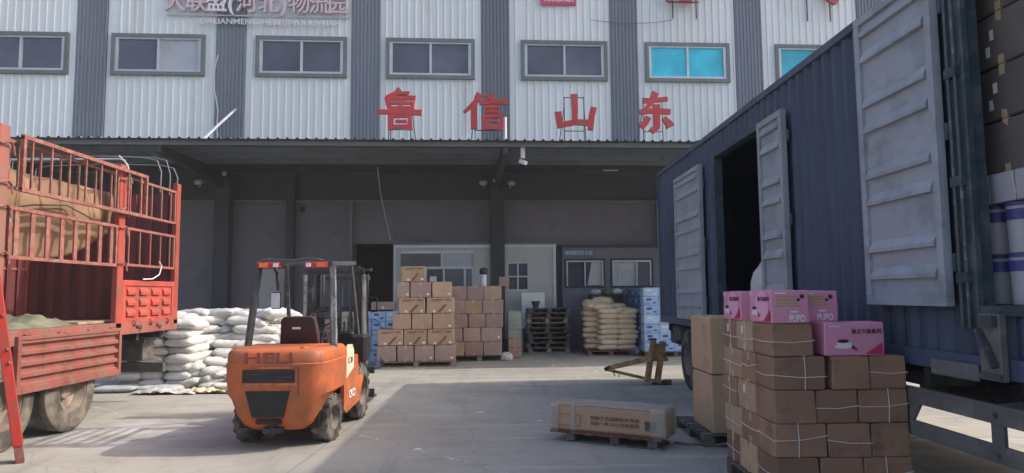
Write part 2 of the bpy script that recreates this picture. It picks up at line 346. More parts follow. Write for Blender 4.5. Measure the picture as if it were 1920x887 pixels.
# lower wall, fascia, openings
def wall_seg(s0, s1, z0, z1, m=wall_lo, n='ground_floor_wall', d=0): MB().b2((s0, d, z0), (s1, d+.25, z1)).build(n, m, bld)
wall_seg(PC[0]-2, -3.2, 0, Z0); wall_seg(-3.2, -2.12, 3.2, Z0); wall_seg(-2.12, PC[-1]+2, 0, Z0)
MB().b2((-3.2, 1.6, 0), (-2.12, 1.7, 3.2)).b2((-3.3, .0, 0), (-3.2, 1.7, 3.2)).b2((-2.12, .25, 0), (-2.02, 1.7, 3.2)).b2((-3.2, .25, 3.2), (-2.12, 1.6, 3.25)).build('doorway_shade_box', blackv, bld)  # near-black box added for the doorway's shade, keeps sky light out
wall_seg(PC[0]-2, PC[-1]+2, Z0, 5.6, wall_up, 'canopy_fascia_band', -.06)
MB().b2((PC[0]-2, -.14, Z0-.06), (PC[-1]+2, -.065, Z0+.02)).build('wall_ledge', trim, bld)
# roller shutter bays at the left, seen in the dark
for s0, s1 in ((-12.0, -8.6), (-17, -13.2)):
    b = MB(); z = 0
    while z < 3.9: b.b2((s0, -.05, z), (s1, -.005, z+.085)); z += .1
    b.b2((s0-.12, -.09, 0), (s0, -.005, 4.0)).b2((s1, -.09, 0), (s1+.12, -.005, 4.0)).build('roller_shutter', beam_m, bld)
# pale door behind the forklift
d = MB().b2((-6.0, -.07, 0), (-5.25, -.01, 2.45)).build('door', cabin_w, bld)
MB().b2((-6.08, -.09, 0), (-6.0, -.005, 2.53)).b2((-5.25, -.09, 0), (-5.17, -.005, 2.53)).b2((-6.0, -.09, 2.45), (-5.25, -.005, 2.53)).build('door_frame', trim, d)
# canopy: ribbed roof sheet, purlins, tapered rafters, columns
DE = -4.9; CZ0, CZ1 = 5.27, 5.50
b = MB(); pr = []; s = -17.0
while s < 14.5:
    for ds, dz in ((0, 0), (.15, 0), (.165, .035), (.205, .035), (.22, 0)): pr.append((s+ds, dz))
    s += .22
for off in (0, -.02):
    va = [b.bm.verts.new((x, DE, CZ0+dz+off)) for x, dz in pr]; vb = [b.bm.verts.new((x, -.06, CZ1+dz+off)) for x, dz in pr]
    for i in range(len(pr)-1): b.bm.faces.new((va[i], va[i+1], vb[i+1], vb[i]))
b.build('canopy_roof', canopy_m, bld)
for k, t in enumerate((.03, .2, .4, .6, .8, .97)):
    y = DE*(1-t)-.06*t; z = CZ0+(CZ1-CZ0)*t-.03
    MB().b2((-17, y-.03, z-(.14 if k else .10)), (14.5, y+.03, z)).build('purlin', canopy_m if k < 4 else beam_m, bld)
for s in (-15.0, -7.0, 1.0, 9.0):
    r = MB(); za, zb = CZ0-.15, CZ1-.17
    r.prism([(s-.06, DE+.15, za), (s-.06, DE+.15, za-.14), (s-.06, -.1, zb-.52), (s-.06, -.1, zb)], (.12, 0, 0))
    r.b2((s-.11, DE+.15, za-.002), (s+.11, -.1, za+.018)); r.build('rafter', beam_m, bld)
    MB().b2((s-.21, -.5, 0), (s+.21, -.1, zb-.25)).b2((s-.27, -.56, 0), (s+.27, -.09, .35)).build('column', beam_m, bld)
MB().b2((-5.22, -.3, 0), (-4.98, -.08, 5.3)).build('downpipe_column', beam_m, bld)
for s in (-3.35, 5.95): MB().b2((s-.05, -.2, 0), (s+.05, -.08, Z0)).build('wall_post', trim, bld)

# cream site cabin with glazed doors
cab = thing('site_cabin', 'cream panelled cabin with glazed aluminium doors under the canopy', 'cabin', tuple(W(0, -.35, 0)), FA)
cz = 3.13
MB().b2((-2.04, 0, 2.98), (2.74, .28, cz)).b2((-2.04, 0, 0), (-1.86, .28, 2.98)).b2((.3, .0, 0), (2.74, .28, 1.75)).b2((.3, 0, 2.62), (2.74, .28, 2.98)).b2((.3, 0, 1.75), (1.28, .28, 2.62)).b2((1.95, 0, 1.75), (2.74, .28, 2.62)).build('cabin_wall', cabin_w, cab)
MB().b2((-2.1, -.04, cz), (2.8, .3, cz+.07)).build('cabin_roof_edge', trim, cab)
MB().b2((-2.06, -.03, 0), (-1.98, -.002, cz)).b2((2.66, -.03, 0), (2.75, -.002, cz)).b2((-1.98, -.03, cz-.09), (2.66, -.002, cz)).build('cabin_corner_trim', alu, cab)
fr = MB().b2((-1.86, .04, 2.88), (.3, .12, 2.98)).b2((-1.86, .04, 2.42), (.3, .12, 2.49)).b2((-.68, .04, 2.49), (-.6, .12, 2.88)).b2((-1.86, .04, 0), (-1.8, .12, 2.42))
for x in (-1.15, -.62, .0, .24): fr.b2((x, .04, 0), (x+.06, .12, 2.42))
fr.build('door_frame', alu, cab)
for x0, x1 in ((-1.8, -1.15), (-1.09, -.62), (-.56, 0), (.06, .24)): MB().b2((x0, .07, 0), (x1, .085, 2.42)).build('door_glass', glass_dk, cab)
for x0, x1, g in ((-1.86, -.68, glass_dk), (-.6, .3, glass_bl)): MB().b2((x0, .07, 2.49), (x1, .085, 2.88)).build('transom_glass', g, cab)
MB().b2((-1.0, .03, 2.05), (-.8, .068, 2.2)).build('door_notice', stick, cab)
wf = MB().b2((1.28, .02, 1.75), (1.33, .1, 2.62)).b2((1.9, .02, 1.75), (1.95, .1, 2.62)).b2((1.33, .02, 2.57), (1.9, .1, 2.62)).b2((1.33, .02, 1.75), (1.9, .1, 1.8)).b2((1.59, .02, 1.8), (1.63, .1, 2.57)).b2((1.33, .022, 2.16), (1.9, .09, 2.2)).build('window', alu, cab)
MB().b2((1.3, .11, 1.77), (1.93, .12, 2.6)).build('pane', glass_dk, wf)

off = thing('partitioned_office', 'grey office front with two sliding windows and a small blue sign, right of the cabin', 'office', tuple(W(0, -.3, 0)), FA)
MB().b2((2.95, 0, 0), (6.3, .22, 1.83)).b2((2.95, 0, 2.7), (6.3, .22, 3.04)).b2((2.95, 0, 1.83), (3.02, .22, 2.7)).b2((4.25, 0, 1.83), (4.42, .22, 2.7)).b2((5.72, 0, 1.83), (6.3, .22, 2.7)).build('office_wall', wall_lo, off)
MB().b2((2.9, -.05, 3.04), (6.4, .25, 3.12)).build('office_roof_edge', beam_m, off)
for x0, x1, mid in ((3.02, 4.25, 3.62), (4.42, 5.72, 5.2)):
    wf = MB().b2((x0, -.03, 1.83), (x0+.05, .06, 2.7)).b2((x1-.05, -.03, 1.83), (x1, .06, 2.7)).b2((x0+.05, -.03, 2.65), (x1-.05, .06, 2.7)).b2((x0+.05, -.03, 1.83), (x1-.05, .06, 1.88)).build('window', beam_m, off)
    MB().b2((x0+.05, -.01, 1.88), (x0+.1, .05, 2.65)).b2((x1-.1, -.01, 1.88), (x1-.05, .05, 2.65)).b2((mid, -.01, 1.88), (mid+.04, .05, 2.65)).b2((x0+.1, -.01, 2.6), (mid, .05, 2.65)).b2((mid+.04, -.01, 2.6), (x1-.1, .05, 2.65)).build('window_frame', alu, wf)
    MB().b2((x0+.1, .06, 1.88), (mid, .07, 2.6)).build('pane', glass_dk if x0 < 4 else glass_bl, wf)
    MB().b2((mid+.04, .06, 1.88), (x1-.1, .07, 2.6)).build('pane', glass_dk, wf)
MB().prism([(3.72, .0575, 1.9), (4.15, .0575, 1.9), (4.15, .0575, 2.6), (3.85, .0575, 2.6)], (0, .002, 0)).build('curtain', cabin_w, off)
MB().b2((4.72, .04, 2.38), (5.12, .058, 2.52)).b2((4.66, .04, 1.95), (4.70, .058, 2.5)).build('hanging_towel', cabin_w, off)
sg = thing('office_sign', 'small blue and white lettered sign above the left office window', 'sign', tuple(W(3.5, -.34, 2.87)), FA)
MB().b2((-.52, 0, -.1), (.42, .03, .1)).build('sign_board', mat('sign_blue', (.10, .17, .22), .6, bump=0), sg)
text('sign_lettering', '物流配货办公室', .13, (-.05, -.004, 0), mat('sign_pale', (.45, .55, .62), .6, bump=0), sg, fat=.002, wd=.84)

# ------------------------------------------------------------------ letters on the canopy and signs on the wall
LET = [('鲁', 742, -1.50), ('信', 903, .52), ('山', 1079, 2.70), ('东', 1237, 4.65)]
en = {'鲁': 'many-stroked red character on thin legs, leftmost of the four above the canopy edge',
      '信': 'second red character, with a person radical, beside the white vent pipe above the canopy',
      '山': 'third red character, three uprights on a base line, above the canopy',
      '东': 'fourth red character, rightmost of the row standing on the canopy edge'}
def stroke(b, pts, w0, w1, dep=.09):
    pts = [V((p[0], 0, p[1])) for p in pts]; L = []; Rr = []
    for i, p in enumerate(pts):
        t = (pts[min(i+1, len(pts)-1)]-pts[max(0, i-1)]).normalized(); nn = V((-t.z, 0, t.x)); k = i/(len(pts)-1); ww = (w0*(1-k)+w1*k)/2
        L.append(p+nn*ww); Rr.append(p-nn*ww)
    j = stroke.j = getattr(stroke, 'j', 0)+1; o = V((0, -.0015*(j % 9), 0))
    b.prism([q+o for q in L+Rr[::-1]], (0, dep, 0))
G = {  # brush strokes on a cell -.5..+.5 wide, 0..1.1 high: (points, start width, end width)
 '鲁': [([(-.02, 1.12), (-.12, .98), (-.34, .86)], .10, .09), ([(-.12, .99), (.22, 1.0), (.12, .87)], .07, .08), ([(-.34, .87), (-.27, .58)], .09, .09), ([(-.36, .85), (.36, .87), (.27, .58)], .09, .10),
        ([(-.28, .72), (.3, .73)], .06, .06), ([(0, .86), (0, .6)], .08, .08), ([(-.27, .58), (.28, .59)], .07, .07), ([(-.55, .47), (.0, .48), (.52, .46)], .09, .12), ([(-.24, .56), (-.1, .5)], .06, .06), ([(.24, .56), (.12, .5)], .06, .06),
        ([(-.23, .40), (-.23, -.02)], .13, .11), ([(-.24, .37), (.23, .38), (.23, -.02)], .09, .12), ([(-.12, .22), (.16, .22)], .06, .06), ([(-.2, .07), (.2, .08)], .08, .08)],
 '信': [([(-.12, 1.0), (-.24, .76), (-.52, .48)], .16, .05), ([(-.27, .74), (-.27, .02)], .14, .14), ([(.08, .98), (.2, .88)], .13, .13), ([(-.14, .75), (.2, .79), (.56, .79)], .09, .10),
        ([(.0, .63), (.34, .65)], .08, .08), ([(.0, .51), (.34, .53)], .08, .08), ([(-.04, .38), (.0, .0)], .10, .09), ([(-.04, .38), (.42, .4), (.36, -.0)], .09, .12), ([(.0, .07), (.36, .08)], .10, .10), ([(.08, .24), (.3, .25)], .05, .05)],
 '山': [([(-.01, 1.02), (0, .6), (-.01, .22)], .14, .11), ([(-.42, .52), (-.38, .16)], .14, .13), ([(-.44, .13), (0, .24), (.44, .22)], .11, .13), ([(.48, .66), (.42, .4), (.38, .02)], .13, .12)],
 '东': [([(-.26, .84), (.36, .92)], .08, .10), ([(.06, 1.1), (-.05, .82), (-.2, .62)], .16, .08), ([(-.36, .54), (.0, .58), (.42, .55)], .10, .12), ([(.08, .76), (.07, .1), (-.02, .0), (-.1, .08)], .15, .10),
        ([(-.14, .4), (-.22, .24), (-.34, .12)], .12, .16), ([(.24, .38), (.36, .24), (.42, .12)], .10, .20)]}
for i, (ch, px, s) in enumerate(LET):
    L = thing('red_character_sign', en[ch], 'sign', tuple(W(s, -4.62, 5.30)), FA, 'red characters standing on the canopy')
    b = MB()
    for st in G[ch]: stroke(b, [(p[0]*.98, p[1]*.88+.29) for p in st[0]], st[1]*1.12, st[2]*1.12)
    b.build('character', lettred, L)
    b = MB()
    for x in (-.24, .24): b.cyl((x, .12, 0), (x, .12, 1.15), .012, 6).cyl((x, .12, .9), (x+(-.1 if x < 0 else .12)*1, .5, .0), .010, 6)
    b.cyl((-.24, .12, .3), (.24, .12, .3), .012, 6).cyl((-.24, .12, 1.13), (.24, .12, 1.13), .012, 6).build('support_frame', beam_m, L)
top = thing('park_name_sign', 'raised pink and white park name in two rows across the upper wall at left', 'sign', tuple(W(-5.95, -.10, 10.05)), FA)
s = -8.95+5.95
for ch, wd in (('大', .66), ('联', .58), ('盟', .58), ('(', .28), ('河', .64), ('北', .66), (')', .28), ('物', .62), ('流', .58), ('园', .56)):
    o = text('raised_character', ch, .66, (s+wd/2, -.05, .42), letwhite if ch in '盟(' else letside, top, depth=.10, fat=.008); s += wd
text('raised_lettering', 'DALIANMENG(HEBEI)WULIUYUAN', .24, (0.15, -.03, -.13), letwhite, top, depth=.03, fat=.002, wd=4.15)
MB().b2((-2.95, .0, .06), (2.5, .03, .10)).b2((-2.95, .0, .72), (2.5, .03, .76)).build('mounting_rail', alu, top)
t2 = thing('transfast_sign', 'small red board with white latin letters at the top edge, above the third window', 'sign', tuple(W(2.98, -.12, 10.82)), FA)
MB().b2((-.56, 0, -.15), (.56, .08, .75), bev=.01).build('sign_board', mat('crimson_board', (.5, .06, .14), .5, bump=0), t2)
text('raised_lettering', 'TRANS-FAST', .2, (0, -.01, .0), letwhite, t2, depth=.02, fat=.004, wd=.98)
for ch, s_, lab in (('腾', 7.0, 'large crimson character on two pegs high on the wall, over the cyan window'), ('飞', 11.4, 'large crimson character with a curled hook, highest at the right beside the container roof')):
    Lt = thing('wall_character_sign', lab, 'sign', tuple(W(s_, -.2, 10.55)), FA, 'crimson characters high on the wall')
    text('character', ch, 1.25, (0, -.04, .72), mat('crimson_letter', (.36, .05, .11), .5, bump=0), Lt, depth=.12, fat=.03)
    for x in (-.38, .38): MB().cyl((x, .1, -.25), (x, .1, .9), .02, 6).build('support_peg', beam_m, Lt)
# cables, lamps and pipes on the facade
def tubething(name, label, cat, pts, r, m, group=None, n=8): return tag(MB().tube(pts, r, n).build(name, m, None, True), label, cat, group)
tubething('tube_light', 'white tube propped diagonally from the slate pillar down to the canopy roof', 'tube', [W(-6.79, -.10, 7.24), W(-6.86, -1.2, 6.53), W(-6.84, -2.5, 5.76)], .038, alu)
tubething('vent_pipe', 'short white pipe standing upright on the canopy beside the second red character', 'pipe', [W(1.02, -4.3, 5.3), W(1.02, -4.3, 5.98)], .04, letwhite)
tubething('wall_cable', 'pale cable hanging loosely down the slate pillar at left', 'cable', [W(-7.35, -.1, 8.9), W(-7.45, -.1, 8.4), W(-7.42, -.12, 7.8), W(-7.30, -.12, 7.2), W(-7.32, -.13, 6.7), W(-7.25, -.2, 6.2), W(-7.4, -.3, 5.6)], .018, alu)
tubething('sign_cable', 'thin cable sagging between the crimson signs at the top of the wall', 'cable', [W(4.0, -.1, 10.2), W(5.0, -.1, 10.1), W(6.0, -.1, 10.15), W(6.6, -.1, 10.25)], .010, trim)
tubething('hanging_cord', 'thin pale cord hanging from the canopy down beside the dark doorway', 'cord', [W(-2.45, -1.2, 5.3), W(-2.40, -.9, 4.6), W(-2.25, -.6, 3.8), W(-2.15, -.4, 3.25)], .012, alu)
c = thing('security_camera', 'white security camera hanging below the canopy edge right of the column', 'camera', tuple(W(1.42, -4.6, 5.22)), FA)
MB().b2((-.05, -.05, -.32), (.05, .05, -.05), bev=.01).build('bracket', letwhite, c)
MB().box((0, -.05, -.42), (.11, .26, .10), (.35, .2, .5), bev=.015).build('camera_body', letwhite, c)
for i, (s_, dx, lab) in enumerate(((.72, -1, 'left lamp of the pair at the head of the central column'), (1.28, 1, 'right lamp of the pair at the head of the central column'), (-7.5, -1, 'lamp at the head of the column behind the red truck'))):
    f = thing('flood_lamp', lab, 'lamp', tuple(W(s_, -.45, 4.98)), FA, 'lamps on the canopy columns')
    MB().tube([(0, 0, 0), (dx*.1, -.05, -.06), (dx*.12, -.08, -.16)], .02).build('lamp_arm', alu, f)
    MB().box((dx*.14, -.12, -.02), (.22, .1, .12), (.6, 0, dx*.5), bev=.01).build('lamp_head', alu, f)
tag(MB().box(W(.93, -.62, 5.02), (.14, .1, .1), (0, 0, FA), bev=.01).build('junction_box', alu), 'small pale junction box on the top of the central column', 'box')
tag(MB().b2((0, 0, 0), (.12, .08, .16), bev=.01).build('wall_box', beam_m), 'small dark electrical box high on the wall right of the thin column', 'box').location = tuple(W(-4.85, -.1, 4.15))
tag(MB().cyl(W(4.1, -1.0, 5.28), W(4.55, -1.0, 5.28), .03, 8).build('ceiling_tube', alu), 'short pale tube fixed under the canopy ceiling at right', 'tube')
# round lamp at left under the canopy
f = thing('dome_lamp', 'small round lamp on the dark canopy ceiling near the left column', 'lamp', tuple(W(-6.6, -1.5, 5.05)), FA)
MB().cyl((0, 0, 0), (0, 0, .2), .02).build('lamp_stem', beam_m, f); bb = MB(); bmesh.ops.create_uvsphere(bb.bm, u_segments=12, v_segments=8, radius=.07); bb.build('lamp_bulb', glass_bl, f, True)

# ------------------------------------------------------------------ dark blue container truck on the right
TX, TY0, TY1, TZ0, TZ1, TXR = 3.15, -1.2, 13.68, 1.09, 4.04, 5.6
tr = thing('container_truck', 'dark blue corrugated container truck with its side doors open, at the right', 'truck', (TX, 6, 0))
def L(a): return (a[0]-TX, a[1]-6, a[2])
OP = [(8.12, 9.95, 1.27, 3.62), (2.7, 4.52, 1.55, 3.98)]       # side openings y0,y1,z0,z1
def corr(b, x, y0, y1, z0, z1, per=.2, h=.045, sgn=1):
    if y1-y0 < .02 or z1-z0 < .02: return
    pr = []; k = math.floor(y0/per)
    ys = [y0]+[y for j in range(int((y1-y0)/per)+3) for y in ((k+j)*per, (k+j)*per+.035, (k+j)*per+.1, (k+j)*per+.135) if y0 < y < y1]+[y1]
    def prof(y):
        t = (y/per-math.floor(y/per))*per
        return 0 if t < 0 else (h*t/.035 if t < .035 else h if t < .1 else h*(1-(t-.1)/.035) if t < .135 else 0)
    va = [b.bm.verts.new(L((x+sgn*prof(y), y, z0))) for y in ys]; vb = [b.bm.verts.new(L((x+sgn*prof(y), y, z1))) for y in ys]
    for i in range(len(ys)-1): b.bm.faces.new((va[i], va[i+1], vb[i+1], vb[i]))
b = MB(); zt, zb = TZ1-.07, TZ0+.12
ycur = TY0
for y0, y1, z0, z1 in sorted(OP):
    corr(b, TX+.02, ycur, y0, zb, zt); corr(b, TX+.02, y0, y1, zb, z0); corr(b, TX+.02, y0, y1, z1, zt); ycur = y1
corr(b, TX+.02, ycur, TY1, zb, zt); corr(b, TXR-.02, TY0, TY1, zb, zt, sgn=-1)
b.build('container_side', cont_m, tr)
b = MB(); b.b2(L((TX+.02, TY0, TZ1-.08)), L((TXR-.02, TY1, TZ1-.03)))
b.build('container_roof', cont_m, tr)
for ya, yb in ((TY1-.06, TY1-.02), (TY0, TY0+.04)): MB().b2(L((TX+.05, ya, zb)), L((TXR-.05, yb, zt))).build('container_end', cont_m, tr)
b = MB().b2(L((TX, TY0, TZ1-.075)), L((TX+.07, TY1, TZ1))).b2(L((TXR-.07, TY0, TZ1-.075)), L((TXR, TY1, TZ1))).b2(L((TX, TY0, TZ0)), L((TX+.08, TY1, TZ0+.13))).b2(L((TXR-.08, TY0, TZ0)), L((TXR, TY1, TZ0+.13)))
b.b2(L((TX-.004, TY1-.09, TZ0-.01)), L((TX+.09, TY1+.004, TZ1+.004))); b.build('container_rail', cont_m, tr)
b = MB().b2(L((TX+.09, 6.2, 1.15)), L((TXR-.09, TY1-.1, 1.22))).b2(L((TX+.09, TY0, 1.45)), L((TXR-.09, 6.1, 1.55))); b.build('cargo_floor', wood_d, tr)
MB().b2(L((TX+.3, 6.0, 1.22)), L((TXR-.09, 6.06, 3.95))).build('bulkhead', cont_d, tr)
# frames round the openings
for y0, y1, z0, z1 in OP:
    MB().b2(L((TX-.02, y0-.09, z0-.06)), L((TX+.1, y0, z1+.06))).b2(L((TX-.02, y1, z0-.06)), L((TX+.1, y1+.12, z1+.06))).b2(L((TX-.02, y0, z1)), L((TX+.1, y1, z1+.06))).b2(L((TX-.02, y0, z0-.06)), L((TX+.1, y1, z0))).build('door_frame', cont_d, tr)
# the wide dark post beside the near opening with lock rods
p = MB().b2(L((TX-.03, 4.50, 1.42)), L((TX+.02, 4.69, 3.99)), bev=.006)
post = p.build('door_post', cont_d, tr)
for y in (4.55, 4.62): MB().cyl(L((TX-.055, y, 1.4)), L((TX-.055, y, 4.0)), .012, 8).build('lock_rod', grey_st, post)
for z in (1.7, 2.35, 3.1): MB().b2(L((TX-.07, 4.53, z)), L((TX-.03, 4.645, z+.07))).build('rod_bracket', cont_d, post)
def leaf(y0, y1, z0, z1, x=TX-.065, ribs=8, label=None):
    fr = .07; b = MB()
    b.b2(L((x, y0+fr, z0+fr)), L((x+.02, y1-fr, z1-fr)))
    for a, c in (((y0, z0), (y1, z0+fr)), ((y0, z1-fr), (y1, z1)), ((y0, z0+fr), (y0+fr, z1-fr)), ((y1-fr, z0+fr), (y1, z1-fr))): b.b2(L((x-.03, a[0], a[1])), L((x+.035, c[0], c[1])), bev=.004)
    o = b.build('door_leaf', door_m, tr)
    # pressed horizontal ribs in pairs
    n = 4; g = (z1-z0)/n
    for k in range(n):
        for dz in (.30, .66):
            z = z0+g*(k+dz)+.02
            if z > z1-fr-.06: continue
            MB().prism([L((x-.001, y0+fr+.02, z)), L((x-.036, y0+fr+.02, z+.004)), L((x-.036, y0+fr+.02, z+.035)), L((x-.001, y0+fr+.02, z+.10))], (0, y1-y0-2*fr-.04, 0)).build('pressed_rib', door_m, o)
    for z in (z0+.3, (z0+z1)/2, z1-.3): MB().cyl(L((x+.04, y0-.02, z-.06)), L((x+.04, y0-.02, z+.06)), .018, 8).build('hinge', cont_d, o)
    if label: o['label'] = label
    return o
leaf(10.5, 12.03, 1.22, 3.63, label='far grey door leaf folded flat on the side')
leaf(7.36, 8.06, 1.22, 3.64, label='narrow middle door leaf')
leaf(4.71, 5.74, 1.54, 3.96, x=TX-.075, label='large near grey door leaf')
# latch bracket low on the side, plate and rod
b = MB().b2(L((TX-.06, 4.28, 1.08)), L((TX-.01, 4.47, 1.50)), bev=.006); br_ = b.build('latch_plate', guard_m, tr)
MB().bar(L((TX-.09, 4.44, 1.40)), L((TX-.09, 4.30, 1.17)), .035, .03).build('latch_lever', grey_st, br_)
for aa, bb2 in (((TX-.1, 4.29, 1.42), (TX-.06, 4.42, 1.49)), ((TX-.08, 4.27, 1.09), (TX-.06, 4.46, 1.13))): MB().b2(L(aa), L(bb2)).build('latch_hinge', grey_st, br_)
MB().b2(L((TX-.03, 4.55, 1.05)), L((TX+.0, 5.05, 1.16)), bev=.01).build('patched_plate', guard_m, tr)
# chassis
b = MB()
for x in (TX+.75, TXR-.85): b.b2(L((x, TY0, .78)), L((x+.1, TY1-.3, 1.06)))
y = TY0+.4
while y < TY1-.4: b.b2(L((TX+.06, y, .94)), L((TXR-.06, y+.08, 1.07))); y += 1.0
b.b2(L((TX+.15, TY1-.28, .86)), L((TXR-.15, TY1-.16, 1.08))).build('chassis_frame', chassis, tr)
b = MB().b2(L((TX+.12, 12.9, .70)), L((TX+.75, 13.4, .93)), bev=.02).b2(L((TX+.04, 12.4, .80)), L((TX+.5, 12.9, 1.07)), bev=.02); b.build('storage_box', chassis, tr)
MB().b2(L((5.15, 1.5, .38)), L((5.55, 8.6, 1.08)), bev=.03).build('far_side_tank', chassis, tr)
# side guard
b = MB().b2(L((TX-.05, 2.2, .81)), L((TX-.015, 5.32, .93)), bev=.004); b.b2(L((TX-.05, 2.2, .57)), L((TX-.015, 5.32, .68)), bev=.004)
for y in (2.9, 4.32, 5.6): b.b2(L((TX-.045, y, .68)), L((TX-.02, y+.11, .81)))
b.prism([L((TX-.045, 5.32, .68)), L((TX-.045, 5.32, .57)), L((TX-.045, 5.5, .57)), L((TX-.045, 5.5, .93)), L((TX-.045, 5.32, .93)), L((TX-.045, 5.32, .81)), L((TX-.045, 5.18, .81)), L((TX-.045, 5.28, .68))], (.025, 0, 0))
for y in (2.9, 4.34): b.bar(L((TX-.02, y+.05, .9)), L((TX+.75, y+.05, .98)), .06, .05)
b.build('side_guard', guard_m, tr)
for y in (2.95, 4.37):
    for z in (.87, .62): MB().cyl(L((TX-.065, y, z)), L((TX-.05, y, z)), .018, 6).build('guard_bolt', grey_st, tr)
def wheel(parent, c, r=.52, wd=.3, side=-1, tyre=rubber, rim=rim_m, lugs=0, n=40, dual=True, rr=.55, ax=(1, 0, 0)):
    # axle along local x, side is where the rim's face looks
    wh = bpy.data.objects.new('wheel', None); col.objects.link(wh); wh.parent = parent; wh.location = c; wh.empty_display_size = .1
    prof = [(r*rr, -.5), (r*.80, -.5), (r*.93, -.46), (r*.985, -.40), (r, -.30), (r, -.12), (r*.975, -.10), (r*.975, -.06), (r, -.04), (r, .04), (r*.975, .06), (r*.975, .10), (r, .12), (r, .30), (r*.985, .40), (r*.93, .46), (r*.80, .5), (r*rr, .5)]
    b = MB(); b.loft([[(p[1]*wd, p[0]*cos(2*pi*k/n), p[0]*sin(2*pi*k/n)) for p in prof] for k in range(n)]+[[(p[1]*wd, p[0], 0) for p in prof]], caps=False, close=False)
    if lugs:
        for k in range(lugs):
            a = 2*pi*k/lugs
            for s in (-1, 1):
                aa = a+(pi/lugs if s > 0 else 0)
                b.box((s*wd*.26, cos(aa)*r*.985, sin(aa)*r*.985), (wd*.46, r*.17, .012), (aa-pi/2, 0, 0))
                b.box((s*wd*.485, cos(aa)*r*.95, sin(aa)*r*.95), (.008, r*.15, r*.07), (aa-pi/2, 0, 0))
    b.build('tyre', tyre, wh, True)
    b = MB(); s = side; q = wd*.5
    prof = [(r*rr*1.03, q*.92), (r*rr*.95, q*.95), (r*rr*.90, q*.5), (r*rr*.86, q*.1), (r*rr*.55, -q*.15), (r*rr*.42, -q*.1), (r*rr*.38, q*.35), (r*rr*.28, q*.45), (0.002, q*.45)]
    b.loft([[(s*p[1], p[0]*cos(2*pi*k/24), p[0]*sin(2*pi*k/24)) for p in prof] for k in range(24)]+[[(s*p[1], p[0], 0) for p in prof]], caps=False, close=False)
    for k in range(8): b.cyl((s*-q*.2, cos(k*pi/4)*r*rr*.48, sin(k*pi/4)*r*rr*.48), (s*q*.12, cos(k*pi/4)*r*rr*.48, sin(k*pi/4)*r*rr*.48), r*.03, 6)
    b.build('rim', rim, wh, True)
    return wh
for y in (12.0-.05, 10.65, 2.0):
    for x, s in ((TX+.2, -1), (TXR-.2, 1)): wheel(tr, L((x, y, .52)), .52, .3, s, rubber)
    MB().cyl(L((TX+.3, y, .52)), L((TXR-.3, y, .52)), .09, 10).build('axle', chassis, tr)

# cargo in the near doorway
def carton_mesh(d, m, tape=True, seed=0):
    k = ('c', d, m.name, tape, seed)
    if k in TC: return TC[k]
    rnd = random.Random(seed); b = MB(); b.box((0, 0, d[2]/2), d, bev=min(.012, min(d)*.03))
    bmesh.ops.subdivide_edges(b.bm, edges=[e for e in b.bm.edges if e.calc_length() > .12], cuts=2, use_grid_fill=True)
    for v in b.bm.verts:
        if .02 < v.co.z < d[2]-.02:
            f = 1-(2*v.co.z/d[2]-1)**2; v.co.x *= 1+.012*f+rnd.uniform(-.006, .006); v.co.y *= 1+.012*f+rnd.uniform(-.006, .006)
        elif abs(v.co.x) < d[0]*.4 and abs(v.co.y) < d[1]*.4: v.co.z += rnd.uniform(-.004, .002)
        cr = NZ.noise(v.co*9+V((seed*3.1, 0, 0))); v.co += V((cr, NZ.noise(v.co*9+V((0, seed*3.1, 4))), -abs(cr)*(1 if v.co.z > d[2]*.8 else 0)))*.009
    me = b.mesh('carton', [m, tape_m], 'all'); me.set_sharp_from_angle(angle=R(30)); TC[k] = me; return me
